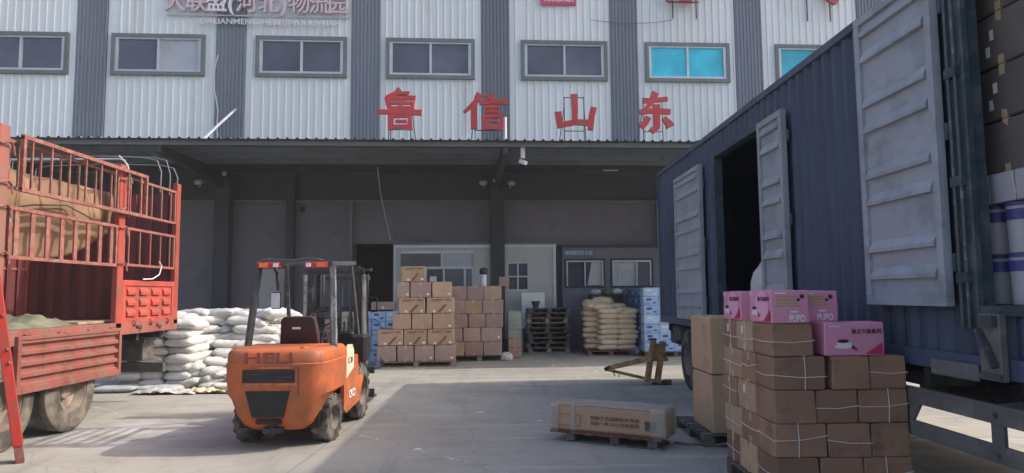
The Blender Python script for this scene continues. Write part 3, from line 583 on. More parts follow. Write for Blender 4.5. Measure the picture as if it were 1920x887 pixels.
def carton(name, label, loc, d, rz=0, m=kraft, group=None, tape='x', twine='', sticker=None, slash=False, seed=0, cat='carton', tilt=None):
    t = thing(name, label, cat, loc, (tilt or (0, 0, 0))[:2]+(rz,) if tilt else rz, group)
    link('box_body', carton_mesh(tuple(round(x, 3) for x in d), m, seed=seed % 4), t)
    X, Y, Z = d
    if tape:
        b = MB(); wd = .05
        if tape == 'x': b.b2((-X/2-.003, -wd/2, Z-.07), (X/2+.003, wd/2, Z+.003)); b.b2((-X/2-.003, -wd/2, -.001), (X/2+.003, wd/2, .06))
        else: b.b2((-wd/2, -Y/2-.003, Z-.07), (wd/2, Y/2+.003, Z+.003)); b.b2((-wd/2, -Y/2-.003, -.001), (wd/2, Y/2+.003, .06))
        b.build('packing_tape', tape_m, t)
    for ch in twine:       # h: round the sides, x / y: over the top in that direction
        r = .0035; e = .007; zz = Z*(.5+random.uniform(-.08, .08)); sg = random.uniform(-.02, .02)
        if ch == 'h': P = [(-X/2-e, -Y/2-e, zz+sg), (0, -Y/2-e-.004, zz-.012), (X/2+e, -Y/2-e, zz-sg), (X/2+e, Y/2+e, zz), (-X/2-e, Y/2+e, zz), (-X/2-e, 0, zz-.01), (-X/2-e, -Y/2-e, zz+sg)]
        elif ch == 'x': q = Y*random.uniform(-.1, .1); P = [(-X/2-e, q, 0), (-X/2-e, q, Z+e), (X/2+e, q+.01, Z+e), (X/2+e, q, 0)]
        else: q = X*random.uniform(-.08, .12); P = [(q, -Y/2-e, .0), (q+.004, -Y/2-e-.004, Z/2), (q, -Y/2-e, Z+e), (q+.01, Y/2+e, Z+e), (q, Y/2+e, 0)]
        MB().tube(P, r, 6).build('twine', twine_m, t)
    for st in (sticker or []):
        fx, fz, face = st
        if face == 'f': MB().b2((fx*X-.03, -Y/2-.006, fz*Z-.022), (fx*X+.03, -Y/2-.003, fz*Z+.022)).build('sticker', stick, t)
        else: MB().b2((-X/2-.008, fx*Y-.018, fz*Z-.035), (-X/2-.004, fx*Y+.018, fz*Z+.035)).build('sticker', stick, t)
    if slash:
        f = -Y/2-.007
        MB().prism([(-.12*X, f, .02), (.0, f, .02), (.26*X, f, .5*Z), (.20*X, f, .58*Z), (.13*X, f, .5*Z)], (0, .003, 0)).build('printed_mark', print_m, t)
        MB().b2((-.35*X, f+.001, .76*Z), (.0*X, f+.004, .80*Z)).b2((-.35*X, f+.001, .85*Z), (.15*X, f+.004, .89*Z)).b2((.2*X, f+.001, .80*Z), (.4*X, f+.004, .88*Z)).build('printed_lines', print_m, t)
    return t
fl = 1.556
for i, (y, zl) in enumerate([(y, k) for k in range(2) for y in (4.70, 4.44, 4.18, 3.92)]):
    row = zl; p = thing('paint_pail', '%s pail from the post in the %s tier inside the truck doorway' % (ORD[(i % 4)], ('lower', 'upper')[row]), 'pail', (3.43, y, fl+row*.335), 0, 'white pails inside the truck')
    MB().cyl((0, 0, 0), (0, 0, .31), .098, 24, .106).build('pail_body', pail_m, p, True)
    MB().cyl((0, 0, .215), (0, 0, .285), .108, 24, .109).build('printed_band', pail_b, p, True)
    MB().cyl((0, 0, .305), (0, 0, .33), .112, 24).build('lid', pail_b, p, True)
for i, y in enumerate((4.71, 4.48, 4.25, 4.02)):
    carton('white_carton', '%s white carton from the post, on the pails inside the truck' % ORD[i], (3.43, y, fl+.672), (.23, .215, .2), 0, pail_m, 'white cartons on the pails', tape='', cat='carton')
names = ['lowest', 'middle', 'top']
for k in range(4):
    for j, y in enumerate((4.5, 3.9, 3.3)):
        z = fl+.875+k*.372
        if z > 3.7: continue
        carton('brown_carton', 'brown carton in the %s row above the pails, %s from the dark post' % (('bottom', 'second', 'third', 'top')[k], ORD[j]),
               (3.66, y, z), (.55, .56, .362), 0, cargo_dk, 'brown cartons inside the truck doorway', tape='x', sticker=[(.12-.3*j, .6, 's'), (.2, .3, 's')] if k in (1, 2) else None, seed=k+j)
# white sack inside the far doorway
def blob(rx, ry, rz_, seed, amp=.06, n=24, pinch=0):
    b = MB(); bmesh.ops.create_uvsphere(b.bm, u_segments=n, v_segments=n//2, radius=1)
    for v in b.bm.verts:
        f = 1+amp*NZ.noise(v.co*2.2+V((seed*7.1, 0, 0)))+amp*.5*NZ.noise(v.co*6+V((0, seed*3.3, 0)))
        z = v.co.z*f; v.co = V((v.co.x*rx*f, v.co.y*ry*f, (max(z, -.75))*rz_))
    return b
s = blob(.34, .3, .55, 3, .12); o = s.build('white_sack', sack_w, None, 'all'); o.location = (3.62, 9.0, 1.22+.41)
tag(o, 'plump white woven sack standing just inside the open container doorway', 'sack')

# ------------------------------------------------------------------ red stake truck on the left
RX, RXF = -5.3, -7.75
rt_ = thing('stake_truck', 'red high sided stake truck with one side panel dropped open, at the left', 'truck', (RX, 8, 0))
def K(a): return (a[0]-RX, a[1]-8, a[2])
PY = [(5.3, .13), (7.42, .16), (9.78, .15), (11.47, .13)]
for y, wd in PY:
    for x in (RX, RXF+.08):
        p = MB().b2(K((x-.08, y-wd/2, 1.22)), K((x, y+wd/2, 3.52)), bev=.008).build('corner_post', red if y > 9 else red_d, rt_)
        if x == RX and y < 11:
            for z in (2.12, 2.62, 2.88, 3.3): MB().tube([K((x+.02, y-wd/2-.01, z)), K((x+.05, y, z+.03)), K((x+.02, y+wd/2+.02, z)), K((x+.03, y+wd/2+.03, z-.1))], .013, 6).build('hook', rust, p)
def stakes(y0, y1, z0, z1, n, x=RX-.03, wide=0, m=rust, name='stake_frame', t=.035, slope=0):
    b = MB(); b.bar(K((x, y0, z1)), K((x, y1, z1+slope)), t, t).bar(K((x, y0, z0)), K((x, y1, z0+slope)), t, t)
    for i in range(n):
        y = y0+(y1-y0)*(i+.5)/n; s_ = slope*(y-y0)/(y1-y0); wv = wide if wide else .022
        b.b2(K((x-.010, y-wv/2, z0+.01+s_)), K((x+.010, y+wv/2, z1-.01+s_)))
    b.b2(K((x-t/2+.002, y0, z0)), K((x+t/2-.002, y0+t, z1))); b.b2(K((x-t/2+.002, y1-t, z0+slope)), K((x+t/2-.002, y1, z1+slope)))
    return b.build(name, m, rt_)
stakes(7.5, 9.7, 2.86, 3.37, 6); stakes(9.86, 11.4, 2.86, 3.37, 5, m=red_d); stakes(9.86, 11.4, 2.12, 2.64, 5, m=red_d)
stakes(7.56, 9.7, 2.10, 2.64, 8, wide=.07, m=rust, t=.04)
g = stakes(7.6, 10.3, 2.84, 3.43, 8, x=RX+.06, m=rust, t=.045); g['label'] = 'loose outer rail hung over the post'
for y0, y1 in ((5.37, 7.34), (7.5, 9.7), (9.86, 11.4)):
    for z0, z1, n in ((2.86, 3.37, 6), (2.12, 2.64, 6)): stakes(y0, y1, z0, z1, n, x=RXF+.05, m=red_d)
stakes(5.37, 7.34, 2.86, 3.37, 5); stakes(5.37, 7.34, 2.12, 2.64, 5)
# solid lower panels (pressed squares on the closed rear one)
def panel(y0, y1, x, lab=None):
    b = MB().b2(K((x-.05, y0, 1.34)), K((x-.02, y1, 1.88)))
    for a, c in (((y0, 1.82), (y1, 1.9)), ((y0, 1.26), (y1, 1.36)), ((y0, 1.36), (y0+.07, 1.82)), ((y1-.07, 1.36), (y1, 1.82))): b.b2(K((x-.06, a[0], a[1])), K((x-.002, c[0], c[1])), bev=.004)
    n = 4
    for i in range(n):
        for k in range(3):
            yc = y0+.07+(y1-y0-.14)*(i+.5)/n; zc = 1.36+.46*(k+.5)/3; hw = (y1-y0-.14)/n*.33
            b.prism([K((x-.02, yc-hw, zc+.055)), K((x+.012, yc-hw, zc-.01)), K((x+.012, yc-hw, zc-.05)), K((x-.02, yc-hw, zc-.062))], (0, 2*hw, 0))
    o = b.build('side_panel', red, rt_)
    for z in (1.30,):
        for y in (y0+.3, (y0+y1)/2, y1-.25): MB().tube([K((x+.01, y, z+.03)), K((x+.04, y, z)), K((x+.01, y+.03, z-.06))], .012, 6).build('latch', rust, o)
    return o
panel(9.86, 11.4, RX); panel(5.37, 7.34, RX)
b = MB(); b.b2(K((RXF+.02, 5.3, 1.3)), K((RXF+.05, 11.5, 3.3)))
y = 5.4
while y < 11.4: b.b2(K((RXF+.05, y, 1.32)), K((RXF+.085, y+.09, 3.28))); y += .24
b.build('far_side_wall', red_shade, rt_)
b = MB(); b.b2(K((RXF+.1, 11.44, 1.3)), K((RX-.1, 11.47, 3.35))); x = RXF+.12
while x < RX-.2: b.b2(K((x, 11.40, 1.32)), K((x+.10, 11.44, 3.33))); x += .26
b.build('rear_gate', red_shade, rt_)
# a fixed inner board shelters the bed behind the rear panel
# bed
b = MB().b2(K((RXF, 5.0, 1.24)), K((RX-.09, 11.52, 1.30))); b.build('cargo_bed', wood_d, rt_)
b = MB().b2(K((RX-.09, 5.0, 1.13)), K((RX-.0, 11.55, 1.30)), bev=.006).b2(K((RXF, 5.0, 1.13)), K((RXF+.08, 11.55, 1.24)), bev=.006).b2(K((RXF+.08, 11.45, 1.12)), K((RX-.09, 11.55, 1.239)), bev=.006); b.build('bed_rail', red_d, rt_)
for y in (7.9, 8.5, 9.1, 9.6, 10.3, 10.9): MB().box(K((RX+.015, y, 1.235)), (.03, .10, .03)).box(K((RX+.03, y+.04, 1.215)), (.02, .03, .06)).build('hinge_hook', rust, rt_)
# dropped corrugated panel: horizontal ribs
b = MB(); pr = []; z = 1.19
while z > .68: pr += [(0, z), (0, z-.035), (-.045, z-.06), (-.045, z-.10)]; z -= .125
pr = [(RX+.03+a, zz) for a, zz in pr]
va = [b.bm.verts.new(K((x, 7.78, zz))) for x, zz in pr]; vb = [b.bm.verts.new(K((x, 9.74, zz))) for x, zz in pr]
for i in range(len(pr)-1): b.bm.faces.new((va[i], vb[i], vb[i+1], va[i+1]))
for a, c in (((7.72, .60), (9.80, .67)), ((7.72, 1.19), (9.80, 1.235)), ((7.72, .67), (7.78, 1.19)), ((9.74, .67), (9.80, 1.19))): b.b2(K((RX-.02, a[0], a[1])), K((RX+.045, c[0], c[1])), bev=.004)
dp = b.build('dropped_side_panel', red_d, rt_); dp['label'] = 'corrugated red panel hanging down over the wheels'
# chassis, wheels, bumper
b = MB()
for x in (-6.95, -6.05): b.b2(K((x-.05, 4.8, .72)), K((x+.05, 11.4, 1.02)))
y = 5.2
while y < 11.4: b.b2(K((RXF+.1, y, 1.02)), K((RX-.1, y+.08, 1.13))); y += .75
b.build('chassis_frame', chassis, rt_)
for y in (7.68, 8.88):
    for x, s_ in ((-5.48, 1), (-7.5, -1)): wheel(rt_, K((x, y, .51)), .51, .28, s_, rubber_d)
    MB().cyl(K((-7.4, y, .51)), K((-5.6, y, .51)), .09, 10).build('axle', chassis, rt_)
b = MB().b2(K((-6.85, 11.1, .66)), K((-5.62, 11.45, .98)), bev=.01).b2(K((-6.85, 11.09, .95)), K((-5.6, 11.46, 1.0))); b.build('rear_storage_box', tank_m, rt_)
MB().b2(K((-7.5, 11.35, .46)), K((-5.42, 11.45, .61)), bev=.008).b2(K((-6.9, 11.36, .6)), K((-6.8, 11.44, .8))).b2(K((-6.0, 11.36, .6)), K((-5.9, 11.44, .8))).build('rear_bumper', tank_m, rt_)
for x in (-7.1, -7.5): MB().b2(K((x-.07, 11.46, .74)), K((x+.07, 11.5, .84))).build('tail_light', lens_r, rt_)
# hoops over the rear bay
for y, m_ in ((10.9, .30), (11.2, .36), (11.45, .28)):
    pts = [K((RX-.04, y, 3.3)), K((RX-.03, y, 3.62)), K((RX-.10, y, 3.5+m_)), K((RX-.3, y, 3.55+m_)), K((-6.5, y, 3.58+m_)), K((RXF+.3, y, 3.55+m_)), K((RXF+.1, y, 3.5+m_)), K((RXF+.05, y, 3.3))]
    MB().tube(pts, .011, 8).build('canopy_hoop', trim, rt_, True)
MB().tube([K((RX-.02, 9.8, 3.6)), K((RX+.02, 9.86, 3.45)), K((RX+.0, 10.0, 3.3)), K((RX-.03, 9.9, 3.55)), K((RX-.1, 9.8, 3.66))], .014, 6).tube([K((-7.2, 9.75, 3.6)), K((-5.4, 9.85, 3.62))], .014, 6).build('canopy_hoop', alu, rt_, True)
MB().tube([K((RX+.02, 10.35, 1.92)), K((RX+.04, 10.6, 1.93)), K((RX+.05, 10.78, 2.0)), K((RX+.05, 10.85, 2.14)), K((RX+.03, 10.8, 2.2))], .009, 6).build('white_strap', letwhite, rt_, True)
# red strut leaning on the near post
b = MB(); p0, p1 = V((-4.88, 7.28, .0)), V((-5.12, 7.12, 1.9))
st = thing('leaning_prop', 'bright red steel prop with a rusty foot leaning on the red truck', 'prop', tuple(p0))
dv = p1-p0
MB().bar(dv*.09, dv, .20, .09, bev=.006).build('prop_bar', red_b, st); MB().bar((0, 0, 0), dv*.095, .17, .075, bev=.004).build('prop_foot', rust, st)
for t in (.55, .62, .8): MB().tube([dv*t+V((.05, -.05, 0)), dv*t+V((.09, -.08, -.04)), dv*t+V((.05, -.05, -.08))], .01, 6).build('prop_hook', rust, st)
# tarpaulin sagging over the top of the truck
b = MB(); nx, ny = 46, 34; grid = []
for i in range(nx+1):
    u = i/nx; y = 7.52+u*2.46; rr_ = []
    for j in range(ny+1):
        v = j/ny
        low = 2.12+.36*max(0, (u-.45)/.55)**1.6+.12*abs(u-.3)
        if v < .35:   # the flat top
            x = -7.6+(v/.35)*1.95; z = 3.16+.04*sin(u*9)+.05*sin(v*20)
        else:
            q = (v-.35)/.65; x = -5.60+.05*sin(pi*q)+.025*sin(u*14+q*4); z = 3.14*(1-q)+low*q
        nn = NZ.noise(V((x*1.3, y*1.8, z*2.4)))*.03+NZ.noise(V((x*4, y*5, z*7)))*.02
        rr_.append(b.bm.verts.new((x+nn, y, z+nn*.6)))
    grid.append(rr_)
for i in range(nx):
    for j in range(ny): b.bm.faces.new((grid[i][j], grid[i+1][j], grid[i+1][j+1], grid[i][j+1]))
o = b.build('tarpaulin', tarp_m, None, 'all'); md = o.modifiers.new('s', 'SOLIDIFY'); md.thickness = .02
tag(o, 'tan tarpaulin bundled over the top rails of the red truck and sagging behind its stakes', 'tarpaulin')
tubething('tarpaulin_rope', 'dark rope tied round the tan tarpaulin', 'rope', [(-5.5, 7.6, 2.62), (-5.48, 8.2, 2.75), (-5.47, 8.8, 2.82), (-5.48, 9.4, 2.70)], .008, beam_m)
# rags on the truck bed
b = MB(); nx, ny = 40, 22; grid = []
for i in range(nx+1):
    rr_ = []
    for j in range(ny+1):
        y = 7.55+1.55*i/nx; x = -6.3+.9*j/ny; e = min(i, nx-i, j*1.5, (ny-j)*1.5)/6; e = min(1, e)
        h = (.03+.06*abs(NZ.noise(V((x*3, y*3, 1))))+.06*abs(NZ.noise(V((x*9, y*9, 4)))) + .09*math.exp(-((y-8.55)**2)/.03))*e
        rr_.append(b.bm.verts.new((x+.05*NZ.noise(V((y*4, x, 0))), y, 1.303+h)))
    grid.append(rr_)
for i in range(nx):
    for j in range(ny): b.bm.faces.new((grid[i][j], grid[i+1][j], grid[i+1][j+1], grid[i][j+1]))
tag(b.build('rag_heap', rag_m, None, 'all'), 'crumpled olive canvas rags lying on the bed of the red truck', 'rags')
tag(MB().b2((-5.9, 9.1, 1.303), (-5.45, 9.7, 1.34), bev=.005).build('bed_plank', wood_p), 'pale plank lying on the red truck bed at its edge', 'plank')

# ------------------------------------------------------------------ orange forklift seen from behind
fk = thing('forklift', 'orange forklift truck with an empty driver seat, seen from behind', 'forklift', (-2.44, 8.18, 0), R(-2.5))
def ring(z, hw, yr, yf, n=12, e=7.0, sk=0):
    # rear outline: rounded rear corners, straight front
    pts = []
    for k in range(n*2+1):
        a = pi+pi*k/(n*2); c_, s_ = cos(a), sin(a)
        x = hw*math.copysign(abs(c_)**(2/e), c_); y = yf+(yr-yf)*abs(s_)**(2/e)
        pts.append((x, y, z))
    return pts
b = MB()
prof = [(.20, .30, -.42, .05), (.26, .38, -.50, .05), (.36, .435, -.55, .05), (.54, .49, -.60, .05), (.59, .55, -.61, .32), (.75, .565, -.62, .32), (.90, .57, -.62, .32), (.925, .575, -.625, .32), (.935, .56, -.61, .32), (.95, .565, -.61, .32), (1.035, .558, -.60, .32), (1.065, .54, -.575, .32), (1.082, .50, -.53, .32)]
b.loft([ring(*p) for p in prof]); cw = b.build('counterweight', orange, fk, True)
b = MB().b2((-.30, -.632, .735), (.26, -.56, .865)).prism([(-.27, -.625, .64), (.21, -.625, .64), (.13, -.60, .36), (-.20, -.60, .36)], (0, .06, 0)).b2((-.17, -.575, .285), (.10, -.52, .33)); b.build('grille_slot_shade', black, cw)  # raised black blocks stand in for the shade inside the grille slots
for z in (.76, .79, .82, .85): MB().b2((-.28, -.636, z-.006), (.24, -.631, z+.004)).build('grille_slat', chassis, cw)
MB().b2((-.33, -.629, .70), (.29, -.60, .725)).b2((-.33, -.629, .88), (.29, -.60, .895)).build('grille_surround', orange_d, cw)
text('raised_lettering', 'HELI', .16, (-.03, -.606, .985), mat('letter_brown', (.25, .06, .045), .5, bump=0), cw, depth=.012, fat=.002, wd=.52, rx=R(82))
MB().cyl((0, -.52, .16), (0, -.52, .32), .03, 10).b2((-.1, -.56, .19), (.1, -.40, .24)).build('tow_pin', chassis, cw)
MB().cyl((.30, -.45, 1.078), (.30, -.45, 1.10), .035, 12).build('filler_cap', orange_d, cw)
# engine hood and floor
b = MB().prism([(-.48, .32, .62), (-.48, .32, 1.0), (-.48, 1.02, .95), (-.48, 1.08, .62)], (.96, 0, 0)); b.build('engine_hood', orange_d, fk)
for s in (-1, 1):
    b = MB(); x0 = .50*s
    b.prism([(x0, .30, .30), (x0, .30, .93), (x0, .95, .90), (x0, 1.0, .62), (x0, 1.28, .60), (x0, 1.05, .30), (x0, .42, .24)], (.05*s, 0, 0))
    b.build('side_body', orange, fk)
MB().b2((-.562, -.40, .92), (-.45, -.40+.004, .93)).b2((.30, -.628, .60), (.305, -.61, .90)).build('panel_seam', chassis, cw)
# wheel arch, dark inner wall
MB().b2((-.44, -.32, .2), (.44, .40, .58)).b2((-.42, .4, .2), (.42, 1.4, .62)).build('underbody', black, fk)
for s in (-1, 1):
    b = MB(); a_ = [(.30*s, 1.10+.45*cos(t), .39+.45*sin(t)) for t in (R(150), R(125), R(100), R(80), R(60))]
    c_ = [(p[0], 1.10+(p[1]-1.10)*.90, .40+(p[2]-.40)*.90) for p in a_][::-1]
    b.prism([(p[0], p[1]+.28, p[2]) for p in a_+c_], (.22*s, 0, 0))
    b.build('front_fender', orange, fk)
MB().prism([(.556, .33, .66), (.556, .33, 1.02), (.556, .40, 1.06), (.556, .60, 1.05), (.556, .68, .97), (.556, .68, .76)], (.012, 0, 0)).build('model_plate', cream, fk)
o = text('plate_lettering', 'C 30', .10, (.572, .50, .86), mat('plate_ink', (.16, .14, .10), .6, bump=0), fk, rz=pi/2, depth=.002, fat=.002, wd=.2)
o = text('side_lettering', 'CPCD', .13, (.556, .66, .44), stick, fk, rz=pi/2, depth=.003, fat=.004, wd=.30)
for s in (-1, 1):
    w1 = wheel(fk, (.44*s, .0, .265), .265, .19, s, rubber, rim_m, lugs=14, n=28); w1.rotation_euler = (0, 0, R(-4))
    wheel(fk, (.40*s, 1.42, .38), .38, .22, s, rubber, rim_m, lugs=18, n=32)
MB().cyl((-.42, 1.45, .38), (.42, 1.45, .38), .09, 10).cyl((-.38, 0, .265), (.38, 0, .265), .06, 10).build('axle', chassis, fk)
# seat
b = MB(); b.loft([[(-.23, .35+.0, 1.02), (.23, .35, 1.02), (.23, .45, 1.02), (-.23, .45, 1.02)], [(-.235, .30, 1.06), (.235, .30, 1.06), (.24, .43, 1.06), (-.24, .43, 1.06)], [(-.20, .22, 1.37), (.20, .22, 1.37), (.20, .32, 1.38), (-.20, .32, 1.38)], [(-.17, .215, 1.40), (.17, .215, 1.40), (.17, .29, 1.41), (-.17, .29, 1.41)]])
seat = b.build('seat', mat('seat_vinyl', (.045, .03, .035), .6, bump=.1), fk, True)
MB().b2((-.22, .40, 1.0), (.22, .86, 1.12), bev=.03).build('seat_cushion', MC['seat_vinyl'], seat)
MB().b2((-.07, .243, 1.255), (.03, .249, 1.305)).build('seat_label', stick, seat).rotation_euler = (0, 0, 0)
MB().tube([(.24, .35, 1.05), (.26, .4, 1.2), (.25, .5, 1.26), (.25, .7, 1.24)], .015).build('armrest', black, seat, True)
# overhead guard
b = MB()
for s in (-1, 1):
    b.bar((.50*s, -.02, 1.03), (.435*s, .12, 2.02), .06, .07, bev=.006).bar((.47*s, 1.35, .9), (.43*s, 1.02, 2.05), .045, .05, bev=.005)
    b.bar((.435*s, .10, 2.03), (.43*s, 1.15, 2.08), .06, .05, bev=.006)
b.bar((-.46, .10, 2.035), (.46, .10, 2.035), .06, .05, bev=.006).bar((-.46, 1.15, 2.085), (.46, 1.15, 2.085), .05, .05, bev=.006)
for x in (-.26, -.09, .09, .26): b.bar((x, .1, 2.04), (x, 1.15, 2.09), .03, .03)
b.tube([(-.40, .06, 2.05), (-.3, .05, 2.09), (.0, .05, 2.075), (.22, .05, 2.10), (.36, .05, 2.07)], .010, 6); guard = b.build('overhead_guard', grey_st, fk)
MB().bar((.535, .0, 1.05), (.468, .13, 2.0), .02, .03).build('exhaust_strip', steel, guard)
for s, x in ((-1, -.29), (1, .27)):
    h = MB().b2((x-.13, .025, 1.985), (x+.13, .07, 2.05), bev=.006).build('tail_light', lens_r, fk)
    MB().b2((x-s*-.06-.05, .015, 1.992), (x-s*-.06+.05, .026, 2.043)).build('indicator_lens', lens_o, h); MB().b2((x+s*-.085-.028, .013, 1.994), (x+s*-.085+.028, .026, 2.04)).build('reverse_lens', lens_w, h)
m_ = MB().tube([(-.30, .20, 2.03), (-.24, .17, 1.93), (-.22, .17, 1.72)], .022, 8).build('mirror_arm', black, fk, True)
MB().box((-.24, .16, 1.60), (.115, .03, .20), (0, 0, .2), bev=.012).build('mirror_housing', black, m_)
MB().box((-.243, .142, 1.60), (.10, .006, .18), (0, 0, .2)).build('mirror_glass', alu, m_)
# cowl, wheel, levers
MB().b2((-.30, 1.15, .62), (.44, 1.32, 1.18), bev=.03).build('dashboard', black, fk)
a = [(.05+.17*cos(t), 1.02+.13*sin(t), 1.36+.10*sin(t)) for t in [2*pi*k/24 for k in range(25)]]
sw = MB().tube(a, .013, 6).tube([(-.12, 1.02, 1.36), (.22, 1.02, 1.36)], .01, 6).tube([(.05, 1.02, 1.36), (.05, 1.2, 1.1)], .02, 6).build('steering_wheel', black, fk, True)
for x in (.26, .32, .38): MB().tube([(x, 1.1, 1.1), (x+.02, 1.05, 1.28)], .009, 6).cyl((x+.02, 1.05, 1.27), (x+.02, 1.05, 1.31), .018, 8).build('lever', black, fk, True)
MB().b2((.44, .98, .80), (.64, 1.28, 1.14), bev=.03).build('step_box', black, fk)
MB().cyl((.30, .62, 1.05), (.30, .62, 1.22), .07, 14).build('air_cleaner', steel, fk, True)
# mast
mast = MB()
for s in (-1, 1):
    mast.b2((.36*s-.035, 1.80, .08), (.36*s+.035, 1.92, 2.02)).b2((.28*s-.03, 1.93, .10), (.28*s+.03, 2.03, 2.08))
mast.b2((-.40, 1.80, 1.96), (.40, 1.87, 2.05)).b2((-.34, 1.94, 1.42), (.34, 2.0, 1.50)).b2((-.40, 1.80, .55), (.40, 1.86, .65)).b2((-.45, 1.79, 2.0), (.52, 1.85, 2.04))
mast = mast.build('mast', mat('mast_black', (.06, .065, .07), .5, .3, bump=0, dirt=(.2, .2, .2), damt=.25), fk)
for s in (-1, 1):
    MB().cyl((.20*s, 1.9, .15), (.20*s, 1.9, 1.35), .035, 12).cyl((.20*s, 1.9, 1.35), (.20*s, 1.9, 1.95), .022, 10).build('lift_cylinder', grey_st, mast, True)
    MB().cyl((.46*s, 1.78, .7), (.44*s, 1.0+.2, 1.0), .03, 10).build('tilt_cylinder', steel, mast, True)
    MB().cyl((.42*s, 1.78, 1.05), (.42*s, 1.78, 1.95), .03, 10).build('hydraulic_tube', steel, mast, True)
MB().tube([(.48, 1.75, 1.95), (.50, 1.68, 1.8), (.49, 1.70, 1.5), (.50, 1.72, 1.1)], .012, 6).tube([(.52, 1.8, 1.62), (.60, 1.8, 1.62), (.60, 1.8, 1.42), (.52, 1.8, 1.42)], .010, 6).build('hydraulic_hose', black, mast, True)
b = MB().b2((-.58, 2.12, .18), (.50, 2.16, .30)).b2((-.58, 2.12, .52), (.50, 2.16, .62)).b2((-.58, 2.13, 1.88), (.42, 2.16, 1.94))
for x in (-.56, -.50, -.44, -.36, .0, .36): b.b2((x-.012, 2.13, .62), (x+.012, 2.155, 1.88))
car = b.build('load_backrest', grey_st, fk)
for s in (-1, 1): MB().b2((.26*s-.05, 2.165, .05), (.26*s+.05, 2.2, .62)).b2((.26*s-.05, 2.2, .05), (.26*s+.05, 3.15, .085)).build('fork', chassis, fk)

# ------------------------------------------------------------------ pallets and boxes
def pallet(label, loc, size=(1.2, 1.0, .14), rz=0, m=wood_p, group=None, simple=False, cat='pallet'):
    X, Y, Z = size; t = thing('wooden_pallet', label, cat, loc, rz, group) if not simple else None
    b = MB(); n = 6
    for i in range(n):
        y = -Y/2+(i+.5)*Y/n; b.b2((-X/2, y-Y/n*.36, Z-.02), (X/2, y+Y/n*.36, Z))
    for x in (-X/2+.05, 0, X/2-.05): b.b2((x-.05, -Y/2, Z-.045), (x+.05, Y/2, Z-.0205))
    if simple:
        for x in (-X/2+.06, 0, X/2-.06):
            for y in (-Y/2+.06, 0, Y/2-.06): b.b2((x-.06, y-.06, .022), (x+.06, y+.06, Z-.046))
        for y in (-Y/2+.05, 0, Y/2-.05): b.b2((-X/2, y-.05, 0), (X/2, y+.05, .02))
        return b.mesh('wooden_pallet', m)
    for x in (-X/2+.06, 0, X/2-.06):
        for y in (-Y/2+.06, 0, Y/2-.06): b.b2((x-.06, y-.06, .022), (x+.06, y+.06, Z-.046))
    for y in (-Y/2+.05, 0, Y/2-.05): b.b2((-X/2, y-.05, 0), (X/2, y+.05, .02))
    b.build('pallet_frame', m, t); return t

# near stack of tied cartons
pallet('dark pallet under the near stack of tied cartons', (2.60, 5.92, 0), (1.04, 1.2, .15), 0, wood_d)
zs = [.155+.251*k for k in range(5)]; gz = .249
layers_front = [  # x spans of the front row, per layer bottom up
 [(2.07, 2.385), (2.40, 2.72), (2.73, 3.09)], [(2.06, 2.45), (2.465, 2.785), (2.795, 3.08)], [(2.07, 2.38), (2.39, 2.70), (2.715, 3.09)], [(2.07, 2.465), (2.52, 2.805), (2.815, 3.09)], [(2.07, 2.385)]]
layers_side = [  # y spans behind the corner carton on the left face
 [(5.72, 6.12), (6.13, 6.50)], [(5.64, 6.06), (6.07, 6.49)], [(5.72, 6.14), (6.15, 6.50)], [(5.68, 5.99), (6.0, 6.47)], [(5.73, 6.12), (6.13, 6.49)]]
corner_d = [.40, .32, .40, .34, .41]
rown = ['bottom', 'second', 'third', 'fourth', 'top']
posn = ['left corner', 'middle', 'right end']
sd_ = 0
for k in range(5):
    for j, (x0, x1) in enumerate(layers_front[k]):
        sd_ += 1; dy = corner_d[k] if j == 0 else .40; oy = random.uniform(-.012, .012)
        tw = {(0, 0): 'h', (0, 1): 'h', (0, 2): 'hy', (1, 0): 'hy', (1, 1): 'h', (1, 2): '', (2, 0): '', (2, 1): 'h', (2, 2): 'hy', (3, 0): 'hy', (3, 1): '', (3, 2): 'h', (4, 0): 'h'}[(k, j)]
        carton('tied_carton', 'brown carton at the %s of the front face, %s layer of the near stack' % (posn[j], rown[k]) if k < 4 else 'brown carton at the front corner of the top layer, directly under the pink boxes', ((x0+x1)/2, 5.3+dy/2+oy, zs[k]), (x1-x0, dy, gz), 0, kraft2, 'tied brown cartons of the near stack', tape='', twine=tw, seed=sd_)
    for j, (y0, y1) in enumerate(layers_side[k]):
        sd_ += 1; ox = random.uniform(-.015, .02)
        carton('tied_carton', 'brown carton in the near stack, %s layer of its left side, %s' % (rown[k], ('behind the corner one', 'at the back')[j]), (2.07+.155+ox, (y0+y1)/2, zs[k]), (.31, y1-y0, gz), 0, kraft2 if (k+j) % 2 else kraft, 'tied brown cartons of the near stack', tape='x', twine='hx' if j == 1 or k == 4 else ('h' if k % 2 else ''), sticker=[(.1, .7, 's')] if (k == 4) or (k == 2 and j == 0) else None, seed=sd_)
    if k in (3,):
        for j, (x0, x1) in enumerate(((2.40, 2.74), (2.75, 3.08))):
            for q in range(2):
                carton('tied_carton', 'brown carton within the near stack, fourth layer, %s column, %s from the back' % (('middle', 'right')[j], ('first', 'second')[1-q]), ((x0+x1)/2, 5.72+.19+q*.39, zs[k]), (x1-x0, .375, gz), 0, kraft2, 'tied brown cartons of the near stack', twine='', seed=sd_+q)
